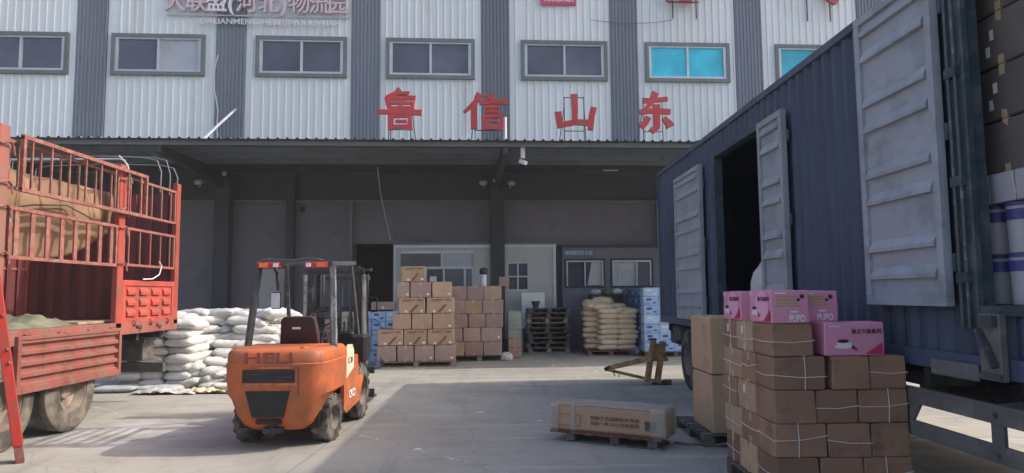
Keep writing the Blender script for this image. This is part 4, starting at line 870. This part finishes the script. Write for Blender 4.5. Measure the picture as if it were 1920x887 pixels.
# pink boxes on top
def pinkbox(label, loc, d, rz=0, faces='fs', kind='end'):
    # long side carries the picture and name, short end the text block
    t = thing('pink_carton', label, 'carton', loc, rz, 'pink printed cartons'); X, Y, Z = d
    link('box_body', carton_mesh(d, pink), t)
    b = MB(); b.b2((-X/2+.01, -.02, Z-.0), (X/2-.01, .02, Z+.002)); b.build('packing_tape', pink_l, t)
    f = -Y/2-.006
    # front (short end or long side)
    if kind == 'end':
        text('printed_brand', 'PUPO', .075, (.05, f, .035), pink_w, t, depth=.002, fat=.003, wd=X*.42)
        b = MB()
        for q in range(4): b.b2((-X*.38, f, .13+q*.022), (X*.28-(q % 2)*.03, f+.003, .141+q*.022))
        b.build('printed_lines', olive, t)
        for aa, bb2 in (((X*.0, f, .082), (X*.2, f+.003, .096)), ((-X*.42, f, Z-.03), (-X*.1, f+.003, Z-.018))): MB().b2(aa, bb2).build('printed_label', pink_w, t)
        b = MB(); b.cyl((X*.32, f, Z-.05), (X*.32, f+.003, Z-.05), .018, 12).cyl((X*.22, f, Z-.075), (X*.22, f+.003, Z-.075), .012, 10).build('printed_beans', choc, t)
    def picture(wd, place, rz_):
        # place(u, v) maps picture coordinates to a local point
        g = bpy.data.objects.new('printed_picture', None); col.objects.link(g)
    return t
def printed_side(t, wd, Z, f, rz_):
    # flat printed design built in the plane y = f of a holder turned to the wanted face
    h = bpy.data.meshes.new('printed_design'); b = MB()
    n = 28
    def disc(cx, cz, rx, rz2, mi, off, a0=0, a1=2*pi):
        b.prism([(cx+rx*cos(a0+(a1-a0)*k/n), f-off, cz+rz2*sin(a0+(a1-a0)*k/n)) for k in range(n+1 if a1-a0 < 6.2 else n)], (0, .0008, 0), mi)
    b.prism([(-wd*.10, f-.001, Z-.012), (wd*.30, f-.001, Z-.012), (wd*.12, f-.001, .02), (-wd*.28, f-.001, .02)], (0, .0008, 0), 1) if wd > 1 else None
    b.prism([(wd*.16, f-.0012, .012), (wd*.46, f-.0012, .012), (wd*.46, f-.0012, .10)], (0, .0008, 0), 3)
    disc(-wd*.20, Z*.28, wd*.145, Z*.07, 2, .002)                       # saucer
    disc(-wd*.20, Z*.44, wd*.105, Z*.20, 2, .0035, pi, 2*pi)             # cup
    disc(-wd*.20, Z*.44, wd*.10, Z*.055, 4, .005)                       # drink
    b.prism([(-wd*.09, f-.004, Z*.40), (-wd*.06, f-.004, Z*.40), (-wd*.06, f-.004, Z*.28), (-wd*.10, f-.004, Z*.28)], (0, .0008, 0), 2)
    disc(-wd*.03, Z*.25, wd*.03, Z*.05, 4, .003); disc(.01*wd, Z*.19, wd*.028, Z*.045, 3, .0045)
    b.prism([(-wd*.42, f-.002, Z*.86), (-wd*.24, f-.002, Z*.86), (-wd*.24, f-.002, Z*.90), (-wd*.42, f-.002, Z*.90)], (0, .0008, 0), 2)
    o = b.build('printed_design', [pink, pink_l, pink_w, pink_r, choc], t); o.rotation_euler = (0, 0, rz_)
    x_ = text('printed_name', '独立包装系列', .040, V((wd*.20*cos(rz_)+(f-.003)*-sin(rz_), wd*.20*sin(rz_)+(f-.003)*cos(rz_), Z*.72)), ink, t, rz=rz_, depth=.001, fat=.0006, wd=wd*.50)
def pale_oval(t, wd, Z, f, rz_):
    b = MB(); n = 30
    b.prism([(wd*.1+wd*.30*cos(2*pi*k/n), f-.0006, Z*.52+Z*.46*sin(2*pi*k/n)) for k in range(n)], (0, .0005, 0)); o = b.build('printed_oval', pink_l, t); o.rotation_euler = (0, 0, rz_)
pt = zs[4]+.251
p = pinkbox('pink carton on the front corner of the stack, its lettered end facing forward', (2.07+.15, 5.3+.24, pt), (.29, .47, .255)); pale_oval(p, .47, .255, -.15, -pi/2); printed_side(p, .47, .255, -.152, -pi/2)
p = pinkbox('pink carton at the back left of the stack top, furthest left of the pink ones', (2.07+.15, 6.22, pt), (.29, .47, .25), kind='x'); pale_oval(p, .47, .25, -.15, -pi/2); printed_side(p, .47, .25, -.152, -pi/2)
# carton layer under the third pink box
carton('tied_carton', 'brown carton behind the low pink box, carrying the right upper pink box', (2.555, 5.80, zs[4]), (.32, .36, gz), 0, kraft2, 'tied brown cartons of the near stack', seed=2)
p = pinkbox('pink carton set back on the stack top, right of the corner one', (2.55, 5.78, pt), (.31, .46, .25)); 
p = pinkbox('pink carton lying one layer lower than the others, cup picture facing forward', (2.71, 5.3+.16, zs[4]), (.46, .29, .255), kind='x'); printed_side(p, .46, .255, -.15, 0)

# second stack behind: tall plain tan cartons on a pallet
pallet('weathered grey pallet sticking out under the plain tall cartons', (2.72, 8.15, 0), (1.1, 1.2, .13), 0, wood_d)
for k in range(2):
    for j in range(2):
        carton('tall_carton', 'plain tall tan carton, %s of the %s pair behind the near stack' % (('left', 'right')[j], ('lower', 'upper')[k]), (2.50+j*.45, 7.95, .135+k*.63), (.44, .75, .62), 0, kraft4, 'plain tall cartons behind the near stack', tape='y', seed=k+j)
tubething('floor_strap', 'dark strap trailing over the ground from the grey pallet towards the long carton', 'strap', [(1.9, 7.75, .015), (2.05, 7.62, .02), (2.2, 7.66, .012), (2.3, 7.55, .02), (2.42, 7.5, .05)], .012, wood_d)

# long carton on its low skid
lc = thing('long_carton', 'long low carton wrapped in clear film, lying on a skid', 'carton', (1.25, 7.92, .115), R(-28.5))
b = MB(); Lx, Ly, Lz = 1.30, .42, .285; nx, ny, nz_ = 26, 8, 6
bm = b.bm; bmesh.ops.create_cube(bm, size=1, matrix=Matrix.Translation((0, 0, Lz/2)) @ Matrix.Diagonal((Lx, Ly, Lz, 1))); bmesh.ops.bevel(bm, geom=bm.edges[:], offset=.015, segments=2, affect='EDGES'); bmesh.ops.subdivide_edges(bm, edges=[e for e in bm.edges if e.calc_length() > .2], cuts=9, use_grid_fill=True)
for v in bm.verts:
    n_ = NZ.noise(v.co*5); n2_ = NZ.noise(v.co*14+V((3, 1, 2))); v.co += V((.008*n2_, .010*n_, (.012*n_+.006*n2_) if v.co.z > .2 else 0))
b.build('box_body', kraft, lc, 'all')
for z, t_ in ((.165, '定制工艺墙面板材专用'), (.105, '长料一件 小心轻放防潮')):
    text('printed_text', t_, .042, (.10, -Ly/2-.016, z), print_m, lc, depth=.0015, fat=.001, wd=.56)
MB().b2((.44, -Ly/2-.014, .07), (.56, -Ly/2-.010, .17)).build('printed_panel', wood_d, lc)
MB().b2((-.58, -Ly/2-.013, .06), (-.30, -Ly/2-.011, .065)).b2((-.58, -Ly/2-.013, .18), (-.30, -Ly/2-.011, .185)).b2((-.58, -Ly/2-.013, .065), (-.575, -Ly/2-.011, .18)).b2((-.305, -Ly/2-.013, .065), (-.30, -Ly/2-.011, .18)).build('printed_frame', print_m, lc)
film = bpy.data.materials.new('clear_film'); film.use_nodes = True; pb = film.node_tree.nodes['Principled BSDF']; pb.inputs['Base Color'].default_value = (.62, .60, .54, 1); pb.inputs['Roughness'].default_value = .25; pb.inputs['Alpha'].default_value = .38
for x0, x1 in ((-.668, -.56), (-.42, -.36), (.50, .668)):
    b = MB(); b.b2((x0, -Ly/2-.019, -.004), (x1, Ly/2+.015, Lz+.016)); bmesh.ops.subdivide_edges(b.bm, edges=b.bm.edges[:], cuts=6, use_grid_fill=True)
    for v in b.bm.verts: v.co += v.co.normalized()*.008*NZ.noise(v.co*20+V((x0, 0, 0)))
    b.build('film_wrap', film, lc, 'all')
b = MB(); b.b2((-.55, -Ly/2-.012, Lz+.004), (.49, Ly/2+.01, Lz+.010)); bmesh.ops.subdivide_edges(b.bm, edges=b.bm.edges[:], cuts=8, use_grid_fill=True)
for v in b.bm.verts: v.co.z += .012*NZ.noise(v.co*9)+.008*NZ.noise(v.co*25)
b.build('film_sheet', film, lc, 'all')
sk_ = thing('skid', 'thin battered timber skid under the long wrapped carton', 'skid', (1.25, 7.92, 0), R(-28.5))
MB().b2((-.66, -.25, .095), (.62, -.17, .113)).b2((-.64, -.05, .095), (.63, .05, .113)).b2((-.66, .14, .095), (.64, .22, .113)).build('deck', rust, sk_)
for x in (-.42, .10, .52): MB().b2((x-.05, -.23, .02), (x+.05, .2, .094)).build('bearer', wood_d, sk_)
MB().b2((-.3, -.24, .0), (.62, -.16, .019)).b2((-.3, .1, .0), (.6, .18, .019)).build('bottom_runners', wood_d, sk_)

# old yellow lifting frame
yf = thing('lifting_frame', 'old dirty yellow steel frame with two arms meeting in a point', 'frame', (2.75, 12.65, 0))
MB().bar((-.10, .05, .05), (.03, .05, .80), .17, .08, bev=.006).bar((.08, .05, .03), (.21, .05, .77), .18, .08, bev=.006).b2((-.04, -.015, .47), (.22, .03, .74)).build('upright', yellow, yf)
MB().b2((-.05, -.01, .42), (.26, .0, .50)).cyl((-.04, -.03, .46), (-.04, .12, .46), .04, 10).cyl((.24, -.03, .46), (.24, .12, .46), .04, 10).build('cross_plate', yellow, yf)
MB().bar((-.02, -.02, .46), (-.80, .06, .29), .05, .06, bev=.004).bar((-.02, .12, .50), (-.78, .10, .32), .03, .04).build('upper_arm', yellow, yf)
MB().bar((.14, -.03, .05), (-.84, .04, .28), .06, .05, bev=.004).build('lower_arm', yellow, yf)
MB().cyl((-.86, .0, .29), (-.76, .1, .31), .035, 10).tube([(-.72, 0, .26), (-.71, 0, .2), (-.69, .0, .17)], .01, 6).tube([(-.62, 0, .24), (-.62, 0, .14)], .008, 6).build('tip_shackle', chassis, yf, True)
MB().cyl((.16, -.10, .05), (.30, -.02, .05), .05, 12).b2((.0, -.02, .0), (.28, .10, .05), bev=.006).b2((-.05, .02, .8), (.08, .09, .83)).build('foot', chassis, yf)

# carton pallet beside the forklift (lit edge)
def W0(x, y): return (x, y)
pallet('pale pallet under the cartons with slanting brown marks', (-1.98, 16.7, 0), (1.82, 1.1, .13), R(3), wood_p)
rows = [ # (z index, [(x0,x1,slash)]) measured along the front
 [(-2.86, -2.42, 0), (-2.40, -2.02, 0), (-2.00, -1.56, 0), (-1.54, -1.08, 0)],
 [(-2.84, -2.26, 1), (-2.24, -1.72, 1), (-1.70, -1.10, 1)],
 [(-2.50, -2.08, 0), (-2.06, -1.60, 0), (-1.58, -1.12, 0)],
 [(-2.36, -1.76, 1), (-1.72, -1.10, 1)],
 [(-2.42, -2.12, 0), (-2.10, -1.62, 0), (-1.60, -1.14, 0)],
 [(-2.30, -1.76, 1)]]
rn = ['bottom', 'second', 'third', 'fourth', 'fifth', 'topmost']
for k, row in enumerate(rows):
    for j, (x0, x1, sl_) in enumerate(row):
        nm = 'slash marked carton, ' if sl_ else 'plain kraft carton, '
        lab = nm+'%s from the left in the %s layer beside forklift' % (ORD[j], rn[k]) if len(row) > 1 else 'kraft carton with a slanting mark alone on the very top of the tallest stack'
        carton('kraft_carton', lab, ((x0+x1)/2, 16.42+.054*(x0+2), .135+k*.366), (x1-x0-.01, .46, .358), R(3)+random.uniform(-.02, .02), kraft if sl_ else random.choice((kraft, kraft3)), 'cartons on the pale pallet', tape='' if sl_ else 'y', sticker=[(-.22, .12, 'f'), (.38, .16, 'f')] if sl_ else ([(.36, .2, 'f')] if j in (2, 3) or k == 4 and j < 2 else None), slash=bool(sl_), seed=k*4+j)
        if k < 4 and j in (0, len(row)-1): carton('kraft_carton', 'kraft carton in the rear row, %s layer, %s end, beside the forklift' % (rn[k], 'left' if j == 0 else 'right'), ((x0+x1)/2, 16.92+.054*(x0+2), .135+k*.366), (x1-x0-.01, .46, .358), R(3), kraft3, 'cartons on the pale pallet', tape='', seed=k)
carton('kraft_carton', 'small reddish carton lying on the pale blue cartons left of the tall stack', (-3.0, 18.0, 1.285), (.6, .4, .2), R(3), kraft3, None, sticker=[(0, .3, 'f')])
# second carton stack, further back and pinker
pallet('dark pallet under the pinkish cartons beside the column', (-.56, 18.0, 0), (1.4, 1.2, .14), R(3), wood_d)
rows = [[(-1.30, -.92), (-.90, -.46), (-.44, .02)], [(-1.30, -.96), (-.94, -.52), (-.50, .02)], [(-1.30, -.84), (-.80, -.40), (-.38, .05)], [(-1.30, -.92), (-.90, -.48), (-.46, .06)], [(-1.26, -.86), (-.84, -.44), (-.42, .02)]]
for k, row in enumerate(rows):
    for j, (x0, x1) in enumerate(row):
        for q in range(2):
            if q and j < 2: continue
            carton('pinkish_carton', 'pinkish carton by the column, %s layer, %s' % (rn[k] if k < 4 else 'top', ('%s from the left' % ORD[j]) if not q else 'right end of the rear row'), ((x0+x1)/2, 17.62+q*.5+.054*(x0+1), .145+k*.345), (x1-x0-.01, .46, .338), R(3)+random.uniform(-.02, .02), kraft3 if random.random() < .65 else kraft, 'pinkish cartons beside the column', tape='y', sticker=[(.35, .3, 'f')] if (k, j) == (1, 2) else None, seed=k+j*3)
# things on top of that stack and behind it
tp = 17.75
tag(MB().cyl((-.42, 17.7, 1.87), (-.42, 17.7, 2.16), .07, 18).build('white_roll', letwhite, None, True), 'white cylindrical roll standing on the pinkish carton stack', 'roll')
c_ = thing('cloth_cap_bundle', 'dark bundle balanced on the white roll over the carton stack', 'bundle', (-.42, 17.7, 2.16)); o = blob(.11, .11, .10, 5, .2, 16).build('bundle_cloth', beam_m, c_, 'all'); o.location = (0, 0, .075)
carton('small_carton', 'small brown carton standing high at the right end behind the column', (.10, 18.35, 1.86), (.26, .26, .25), 0, kraft3, None, seed=1)
for k in range(5):
    carton('green_white_carton', 'greenish wrapped carton, %s from the ground, right of the pinkish stack' % ORD[k], (.36, 18.5, .02+k*.24), (.34, .5, .235), R(3), mat('greenish_wrap', (.30, .36, .32), .5, var=.2, bump=.1) if k > 1 else kraft3, 'wrapped cartons right of the pinkish stack', tape='y', seed=k)
o = blob(.16, .12, .12, 9, .25, 18).build('plastic_bag', sack_w, None, 'all'); o.location = (.14, 17.5, .09); tag(o, 'scrunched white plastic bag on the ground at the foot of the pinkish cartons', 'bag')

# pale blue cartons
def bluestack(x0, y0, nx, ny, nz, d, rz, gname, lab, skip=None, zb=0.0, shaded_side=False):
    c, s = cos(rz), sin(rz)
    for k in range(nz):
        for i in range(nx):
            for j in range(ny):
                if i and j and k < nz-1: continue
                if skip and skip(i, j, k): continue
                lx, ly = (i+.5)*d[0], (j+.5)*d[1]
                mm = bluebox_d if shaded_side and j >= 1 else bluebox
                t = thing('blue_carton', lab % (ORD[k], 'front row, %s from left' % ORD[i] if j == 0 else 'rear row %s, %s from left' % (ORD[j-1], ORD[i])), 'carton', (x0+lx*c-ly*s, y0+lx*s+ly*c, zb+k*d[2]), rz+random.uniform(-.015, .015), gname)
                link('box_body', carton_mesh((d[0]-.012, d[1]-.012, d[2]-.006), mm, seed=(i+k) % 3), t)
                if j == 0:
                    b = MB(); f = -d[1]/2-.004; q = d[0]
                    b.b2((-q*.3, f, d[2]*.55), (q*.05, f+.003, d[2]*.8)).b2((q*.12, f, d[2]*.25), (q*.34, f+.003, d[2]*.4)).b2((-q*.34, f, d[2]*.15), (-q*.05, f+.003, d[2]*.22)).build('printed_mark', blue_ink if (i+k) % 3 else stick, t)
                elif shaded_side:
                    b = MB(); f = -d[0]/2-.004; b.b2((f, -d[1]*.3, d[2]*.3), (f+.003, d[1]*.2, d[2]*.6)).build('printed_mark', bluebox if (j+k) % 2 else blue_ink, t)
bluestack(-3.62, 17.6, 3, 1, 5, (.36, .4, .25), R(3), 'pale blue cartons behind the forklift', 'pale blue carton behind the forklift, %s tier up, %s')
pallet('pallet under the tall blue carton stack by the container truck', (4.55, 19.2, 0), (1.6, 2.2, .13), 0, wood_d)
bluestack(3.74, 18.15, 4, 6, 7, (.40, .42, .238), 0, 'pale blue cartons beside the container truck', 'pale blue carton by the truck, %s tier up, %s', zb=.135, shaded_side=True)
h = thing('hand_truck', 'blue tubular hand truck standing between the forklift and the carton pallet', 'hand truck', (-2.95, 16.1, 0), R(10))
MB().tube([(-.2, 0, .1), (-.2, .05, .9), (-.17, .07, 1.02), (-.08, .08, 1.1), (.08, .08, 1.1), (.17, .07, 1.02), (.2, .05, .9), (.2, 0, .1)], .016, 8).tube([(-.2, .02, .4), (.2, .02, .4)], .013).tube([(-.2, .04, .75), (.2, .04, .75)], .013).tube([(0, .02, .4), (0, .07, 1.09)], .012).build('tube_frame', blue_mt, h, True)
MB().b2((-.2, -.22, .02), (.2, .0, .035)).build('toe_plate', blue_mt, h)
for s in (-1, 1): MB().cyl((.22*s, .05, .1), (.27*s, .05, .1), .1, 16).build('wheel', rubber, h)

# stack of empty pallets
pm = pallet('', (0, 0, 0), (1.2, 1.0, .135), simple=True, m=wood_d); pm2 = pallet('', (0, 0, 0), (1.15, .95, .135), simple=True, m=wood_p)
for k in range(9):
    o = link('wooden_pallet', pm2 if k in (0, 6) else pm, None, (1.33+random.uniform(-.04, .04), 20.2, k*.139), R(3)+random.uniform(-.05, .05))
    tag(o, 'empty pallet, %s from the ground in the stack by the cabin' % ORD[k], 'pallet', 'stacked empty pallets by the cabin')
# pallets behind the white sacks
for k in range(3):
    o = link('wooden_pallet', pm, None, (-6.9+k*.05, 19.1, .96+k*.0) if 0 else (-7.1+1.35*k, 18.9, 0), R(3)); tag(o, 'empty dark pallet on the floor behind the white sacks, %s from the left' % ORD[k], 'pallet', 'dark pallets behind the white sacks')
lt = thing('low_platform', 'dark timber platform along the wall behind the white sacks', 'platform', (-6.6, 18.6, 0), R(3))
MB().b2((-1.9, -.4, 1.0), (2.3, .5, 1.06)).build('platform_top', wood_d, lt)
for x in (-1.8, -.4, 1.0, 2.2):
    for y in (-.38, .38): MB().b2((x-.05, y, 0), (x+.05, y+.1, 1.0)).build('leg', wood_d, lt)
MB().b2((-1.9, -.39, .72), (2.3, -.36, .82)).build('side_board', wood_d, lt)
tag(MB().prism([(-7.3, 18.4, 1.065), (-6.55, 18.4, 1.065), (-6.55, 18.4, 1.42)], (0, .08, 0)).build('card_offcut', kraft3), 'triangular offcut of brown board leaning on the dark platform', 'board')
# cartons glimpsed through the forklift cab
q = 0
for x, n_ in ((-4.9, 5), (-4.48, 4), (-3.98, 5)):
    for k in range(n_):
        q += 1; carton('yellowish_carton', 'yellowish carton seen through the forklift cab, %s column, %s from ground' % (('left', 'middle', 'right')[(q > 5)+(q > 9)], ORD[k]), (x, 18.4, .02+k*.27), (.38, .4, .262), R(3)+random.uniform(-.03, .03), mat('yellowish_card', (.50, .43, .31), .8, var=.15), 'yellowish cartons behind the forklift', tape='y', seed=q)
# rack and odds by the office windows
rk = thing('metal_rack', 'dark metal rack loaded with odds and ends below the office window', 'rack', (3.15, 20.45, 0), R(3))
for x in (-.5, .42):
    for y in (-.18, .18): MB().b2((x-.02, y-.02, 0), (x+.02, y+.02, 1.62)).build('upright', beam_m, rk)
for z in (.4, 1.0, 1.58): MB().b2((-.53, -.21, z), (.45, .21, z+.03)).build('shelf', beam_m, rk)
for i, (x, m_, lab) in enumerate(((-.35, sack_g, 'left'), (.0, rag_m, 'middle'), (.28, sack_w, 'right'))):
    o = blob(.17, .14, .10, 20+i, .3, 16).build('cloth_bundle', m_, None, 'all'); o.location = (3.15+x, 20.45, 1.69); tag(o, 'crumpled bundle on top of the dark rack, %s one' % lab, 'bundle', 'bundles on the dark rack')
wb = thing('white_board', 'white board leaning below the barred cabin window', 'board', (.98, 20.35, .65), R(3)); MB().b2((-.36, 0, 0), (.32, .03, 1.05), bev=.005).build('board_panel', stick, wb); MB().b2((-.30, 0.04, -.65), (.26, .3, .0)).build('board_base', beam_m, wb)
vs_ = thing('dark_vase', 'dark flared metal funnel standing before the white board', 'funnel', (1.02, 20.1, 0)); MB().cyl((0, 0, 0), (0, 0, 1.1), .16, 14, .1).cyl((0, 0, 1.1), (0, 0, 1.45), .03, 12, .13).build('funnel_body', beam_m, vs_, True)

# ------------------------------------------------------------------ sacks
def sackmesh(L_, Wd, H, seed, wr=.02, plump=.5):
    b = MB(); nx, ny = 22, 14; rnd = random.Random(seed); off = V((seed*5.3, seed*1.7, 0)); top = []; bot = []
    for i in range(nx+1):
        u = -1+2*i/nx; rt1 = []; rt2 = []
        for j in range(ny+1):
            v = -1+2*j/ny
            edge = max(0, 1-abs(u)**4)**.55*max(0, 1-abs(v)**3.2)**.55
            wv = 1-.10*(1-abs(u)**3)*0-.07*(abs(u)**6); x = u*L_/2*(1-.05*v*v); y = v*Wd/2*wv*(1-.10*(1-u*u)*0)
            n1 = NZ.noise(V((x*6, y*6, 0))+off); n2 = NZ.noise(V((x*17, y*12, 3))+off)
            h = H*edge*(1+.22*n1)+wr*n2*(1-edge*.3)*.7
            rt1.append(V((x+.02*n1, y+.02*n2, H*.5+h*.5+.012*n1)) if 0 < i < nx and 0 < j < ny else V((x, y, H*.45+.03*n1)))
            rt2.append(V((x+.02*n1, y+.02*n2, H*.45-H*edge*.45)))
        top.append(rt1); bot.append(rt2)
    vt = [[b.bm.verts.new(p) for p in r] for r in top]
    vb = [[vt[i][j] if i in (0, nx) or j in (0, ny) else b.bm.verts.new(bot[i][j]) for j in range(ny+1)] for i in range(nx+1)]
    for i in range(nx):
        for j in range(ny):
            b.bm.faces.new((vt[i][j], vt[i+1][j], vt[i+1][j+1], vt[i][j+1])); f = (vb[i][j], vb[i][j+1], vb[i+1][j+1], vb[i+1][j])
            try: b.bm.faces.new(f)
            except ValueError: pass
    return b
SW = [sackmesh(.82, .50, .21, s, .05).mesh('white_sack', sack_w, 'all') for s in range(7)]
SG = [sackmesh(.80, .48, .20, 10+s, .03).mesh('grey_sack', sack_g, 'all') for s in range(3)]
ST = [sackmesh(.60, .42, .17, 20+s, .045).mesh('tan_sack', sack_t, 'all') for s in range(5)]
def sack(me, loc, rot, label, group, name, sc_=1):
    o = link(name, me, None, loc, rot); o.scale = (sc_*random.uniform(.95, 1.05), sc_*random.uniform(.95, 1.05), sc_); return tag(o, label, 'sack', group)
GW = 'white sacks of the heap'; zone = ['front', 'second', 'third', 'rear']
nl = 8; hz = .149
# front left columns, facing the yard, tidy
for k in range(nl):
    for j in range(3):
        x = -6.75+j*.47+random.uniform(-.04, .04)
        sack(random.choice(SW), (x, 13.05+random.uniform(-.05, .05), k*hz), (random.uniform(-.05, .05), random.uniform(-.06, .06), R(90)+random.uniform(-.1, .1)), 'white sack in the tidy front of the heap, %s layer, %s column' % (ORD[k], ORD[j]), GW, 'white_sack')
# the slumped slope that climbs away to the right and rear
for k in range(nl):
    for j in range(4):
        x = -5.55+j*.46+random.uniform(-.07, .07)-.04*k; y = 12.92+.15*k+.14*j*k/4+random.uniform(-.08, .08)
        sack(random.choice(SW), (x, y, k*hz+random.uniform(-.02, .02)), (random.uniform(-.28, -.02), random.uniform(-.15, .22), R(55-18*j)+random.uniform(-.5, .5)), 'white sack on the sunny slope of the heap, %s layer, %s from the left' % (ORD[k], ORD[j]), GW, 'white_sack', random.uniform(.88, 1.05))
    for j in range(3):
        sack(random.choice(SW), (-4.5-.07*k+.12*j+random.uniform(-.06, .06), 13.9+j*.75, k*hz), (random.uniform(-.1, .1), random.uniform(-.02, .14), R(8)+random.uniform(-.3, .3)), 'white sack on the heap right flank behind the forklift, %s layer, %s from the front' % (ORD[k], zone[j]), GW, 'white_sack')
# small slumped sacks at the foot
for i, (x, y, z, rz_) in enumerate(((-4.9, 12.62, 0, .6), (-4.55, 12.7, 0, 1.2), (-4.2, 12.75, .0, .1), (-4.72, 12.75, .14, .9), (-4.35, 12.8, .13, .4), (-5.2, 12.7, .02, 1.5), (-5.05, 12.85, .18, 1.0), (-4.6, 12.95, .27, .2), (-3.9, 12.95, 0, .9))):
    sack(random.choice(SW), (x, y, z), (random.uniform(-.35, .1), random.uniform(-.2, .3), rz_), 'slumped white sack at the right foot of the heap, %s counting outwards' % ORD[i], GW, 'white_sack', .62)
# top tumble
for i in range(15):
    x = -6.75+.50*(i % 5)+random.uniform(-.1, .1); y = 14.15+.6*(i//5) if i % 5 > 1 else 13.4+.75*(i//5)
    sack(random.choice(SW), (x, y, nl*hz-.03+random.uniform(-.03, .03)-.12*(i % 5 == 0)), (random.uniform(-.22, .1), random.uniform(-.15, .15), random.uniform(-.7, .7)), 'white sack tumbled on top of the heap, %s row, %s from the left' % (ORD[i//5], ORD[i % 5]), GW, 'white_sack', 1.08)
for k in range(4, nl):
    for j in range(3): sack(random.choice(SW), (-5.4+.45*j, 14.7+random.uniform(-.05, .05), k*hz), (random.uniform(-.1, .05), 0, random.uniform(-.3, .3)), 'white sack in the core of the heap behind the slope, %s layer, %s from left' % (ORD[k], ORD[j]), GW, 'white_sack', 1.05)
# lone grey sacks under the red truck's tail
for i, (x, y, r_, z) in enumerate(((-6.75, 12.52, .1, 0), (-6.0, 12.50, -.1, 0))):
    sack(SG[i], (x, y, z), (0, 0, r_), 'flat grey sack lying in front of the heap, %s from the left' % ORD[i], 'grey sacks lying before the heap', 'grey_sack', .95).scale.z = .55
# loose torn sheets
for i, (cx, cy, a, b_, m_, lab) in enumerate(((-5.75, 12.15, .55, .13, sack_w, 'torn white sheet on the ground before the sacks'), (-5.1, 12.2, .45, .12, sack_t, 'crumpled tan sheet on the ground before the sacks, middle one'), (-4.55, 12.25, .5, .16, rag_m, 'crumpled dark sheet on the ground before the sacks, right one'))):
    b = MB(); gx = []
    for p in range(25):
        rr_ = []
        for q in range(9):
            u, v = -1+p/12, -1+q/4; n_ = NZ.noise(V((u*3+i*9, v*3, 2))); n2_ = NZ.noise(V((u*9+i, v*7, 5)))
            rr_.append(b.bm.verts.new((cx+u*a*(1+.15*n_), cy+v*b_*(1+.5*n_), .012+.10*max(0, n_+.25)*(1-abs(u)**3)+.05*abs(n2_))))
        gx.append(rr_)
    for p in range(24):
        for q in range(8): b.bm.faces.new((gx[p][q], gx[p+1][q], gx[p+1][q+1], gx[p][q+1]))
    tag(b.build('crumpled_sheet', m_, None, 'all'), lab, 'sheet', 'loose sheets before the sacks')
# tan sacks on a pallet
pallet('pallet under the tan sacks right of the empty pallets', (2.95, 19.35, 0), (1.25, 1.4, .12), 0, rust)
GT = 'tan paper sacks under the canopy'
for k in range(8):
    for j in range(2):
        sack(ST[(k+j*2) % 5], (2.92+j*.50+random.uniform(-.03, .03), 18.95, .12+k*.138), (0, random.uniform(-.04, .04), random.uniform(-.06, .06)+(0 if j else .1)), 'tan paper sack in the front face, %s layer, %s' % (ORD[k], ('left', 'right')[j]), GT, 'tan_sack')
    sack(ST[(k+3) % 5], (2.52+random.uniform(-.04, .04), 19.35, .12+k*.15), (0, 0, R(90)+random.uniform(-.1, .1)), 'tan paper sack in the shaded left rear column, %s layer' % ORD[k], GT, 'tan_sack', 1.05)
for i, (x, y, z, r_, t_) in enumerate(((2.55, 19.15, 1.25, .5, .2), (2.85, 19.45, 1.38, -.4, .1), (2.75, 19.1, 1.22, .3, .1), (3.2, 19.2, 1.2, -.3, -.15), (2.6, 19.5, 1.32, .2, 0), (2.95, 19.5, 1.34, 1.2, .1), (3.3, 19.0, 1.1, .9, -.25))):
    sack(ST[i % 5], (x, y, z), (t_, 0, r_), 'tan paper sack tumbled on top of the tan stack, %s' % ('slumping leftwards', 'highest one', 'nearest left', 'nearest right', 'rear left', 'rear middle', 'slipping over the right edge')[i], GT, 'tan_sack')
o = blob(.16, .12, .12, 31, .3, 18).build('plastic_bag', sack_g, None, 'all'); o.location = (3.62, 18.9, .09); tag(o, 'dirty plastic bag on the ground right of the tan sacks', 'bag')
# small litter
for i, (x, y) in enumerate(((.5, 9.2), (1.2, 16.2), (1.9, 15.9), (-.3, 9.9), (2.0, 14.9), (.9, 17.4), (-.9, 7.6))):
    tag(MB().box((x, y, .006), (.07+.03*(i % 2), .04, .008), (0, 0, i*1.1)).build('paper_scrap', stick), 'scrap of white paper on the yard floor, %s' % ('right of the shadow edge', 'in the shade before the pallet stack', 'on the bright strip by the tan sacks', 'behind the shadow edge by the forklift', 'near the yellow frame', 'by the pinkish cartons', 'near the worn line in front')[i], 'litter', 'paper scraps on the yard')

# thin dusty air, added to lift the darkest tones
hz_ = MB().b2((-60, -12, -1), (60, 40, 14)); m = bpy.data.materials.new('dusty_air'); m.use_nodes = True; m.node_tree.nodes.clear()
vo_ = m.node_tree.nodes.new('ShaderNodeVolumePrincipled'); vo_.inputs['Density'].default_value = .0013; vo_.inputs['Color'].default_value = (.92, .93, .95, 1)
oo = m.node_tree.nodes.new('ShaderNodeOutputMaterial'); m.node_tree.links.new(vo_.outputs[0], oo.inputs['Volume'])
h_ = hz_.build('haze', m); h_['kind'] = 'stuff'
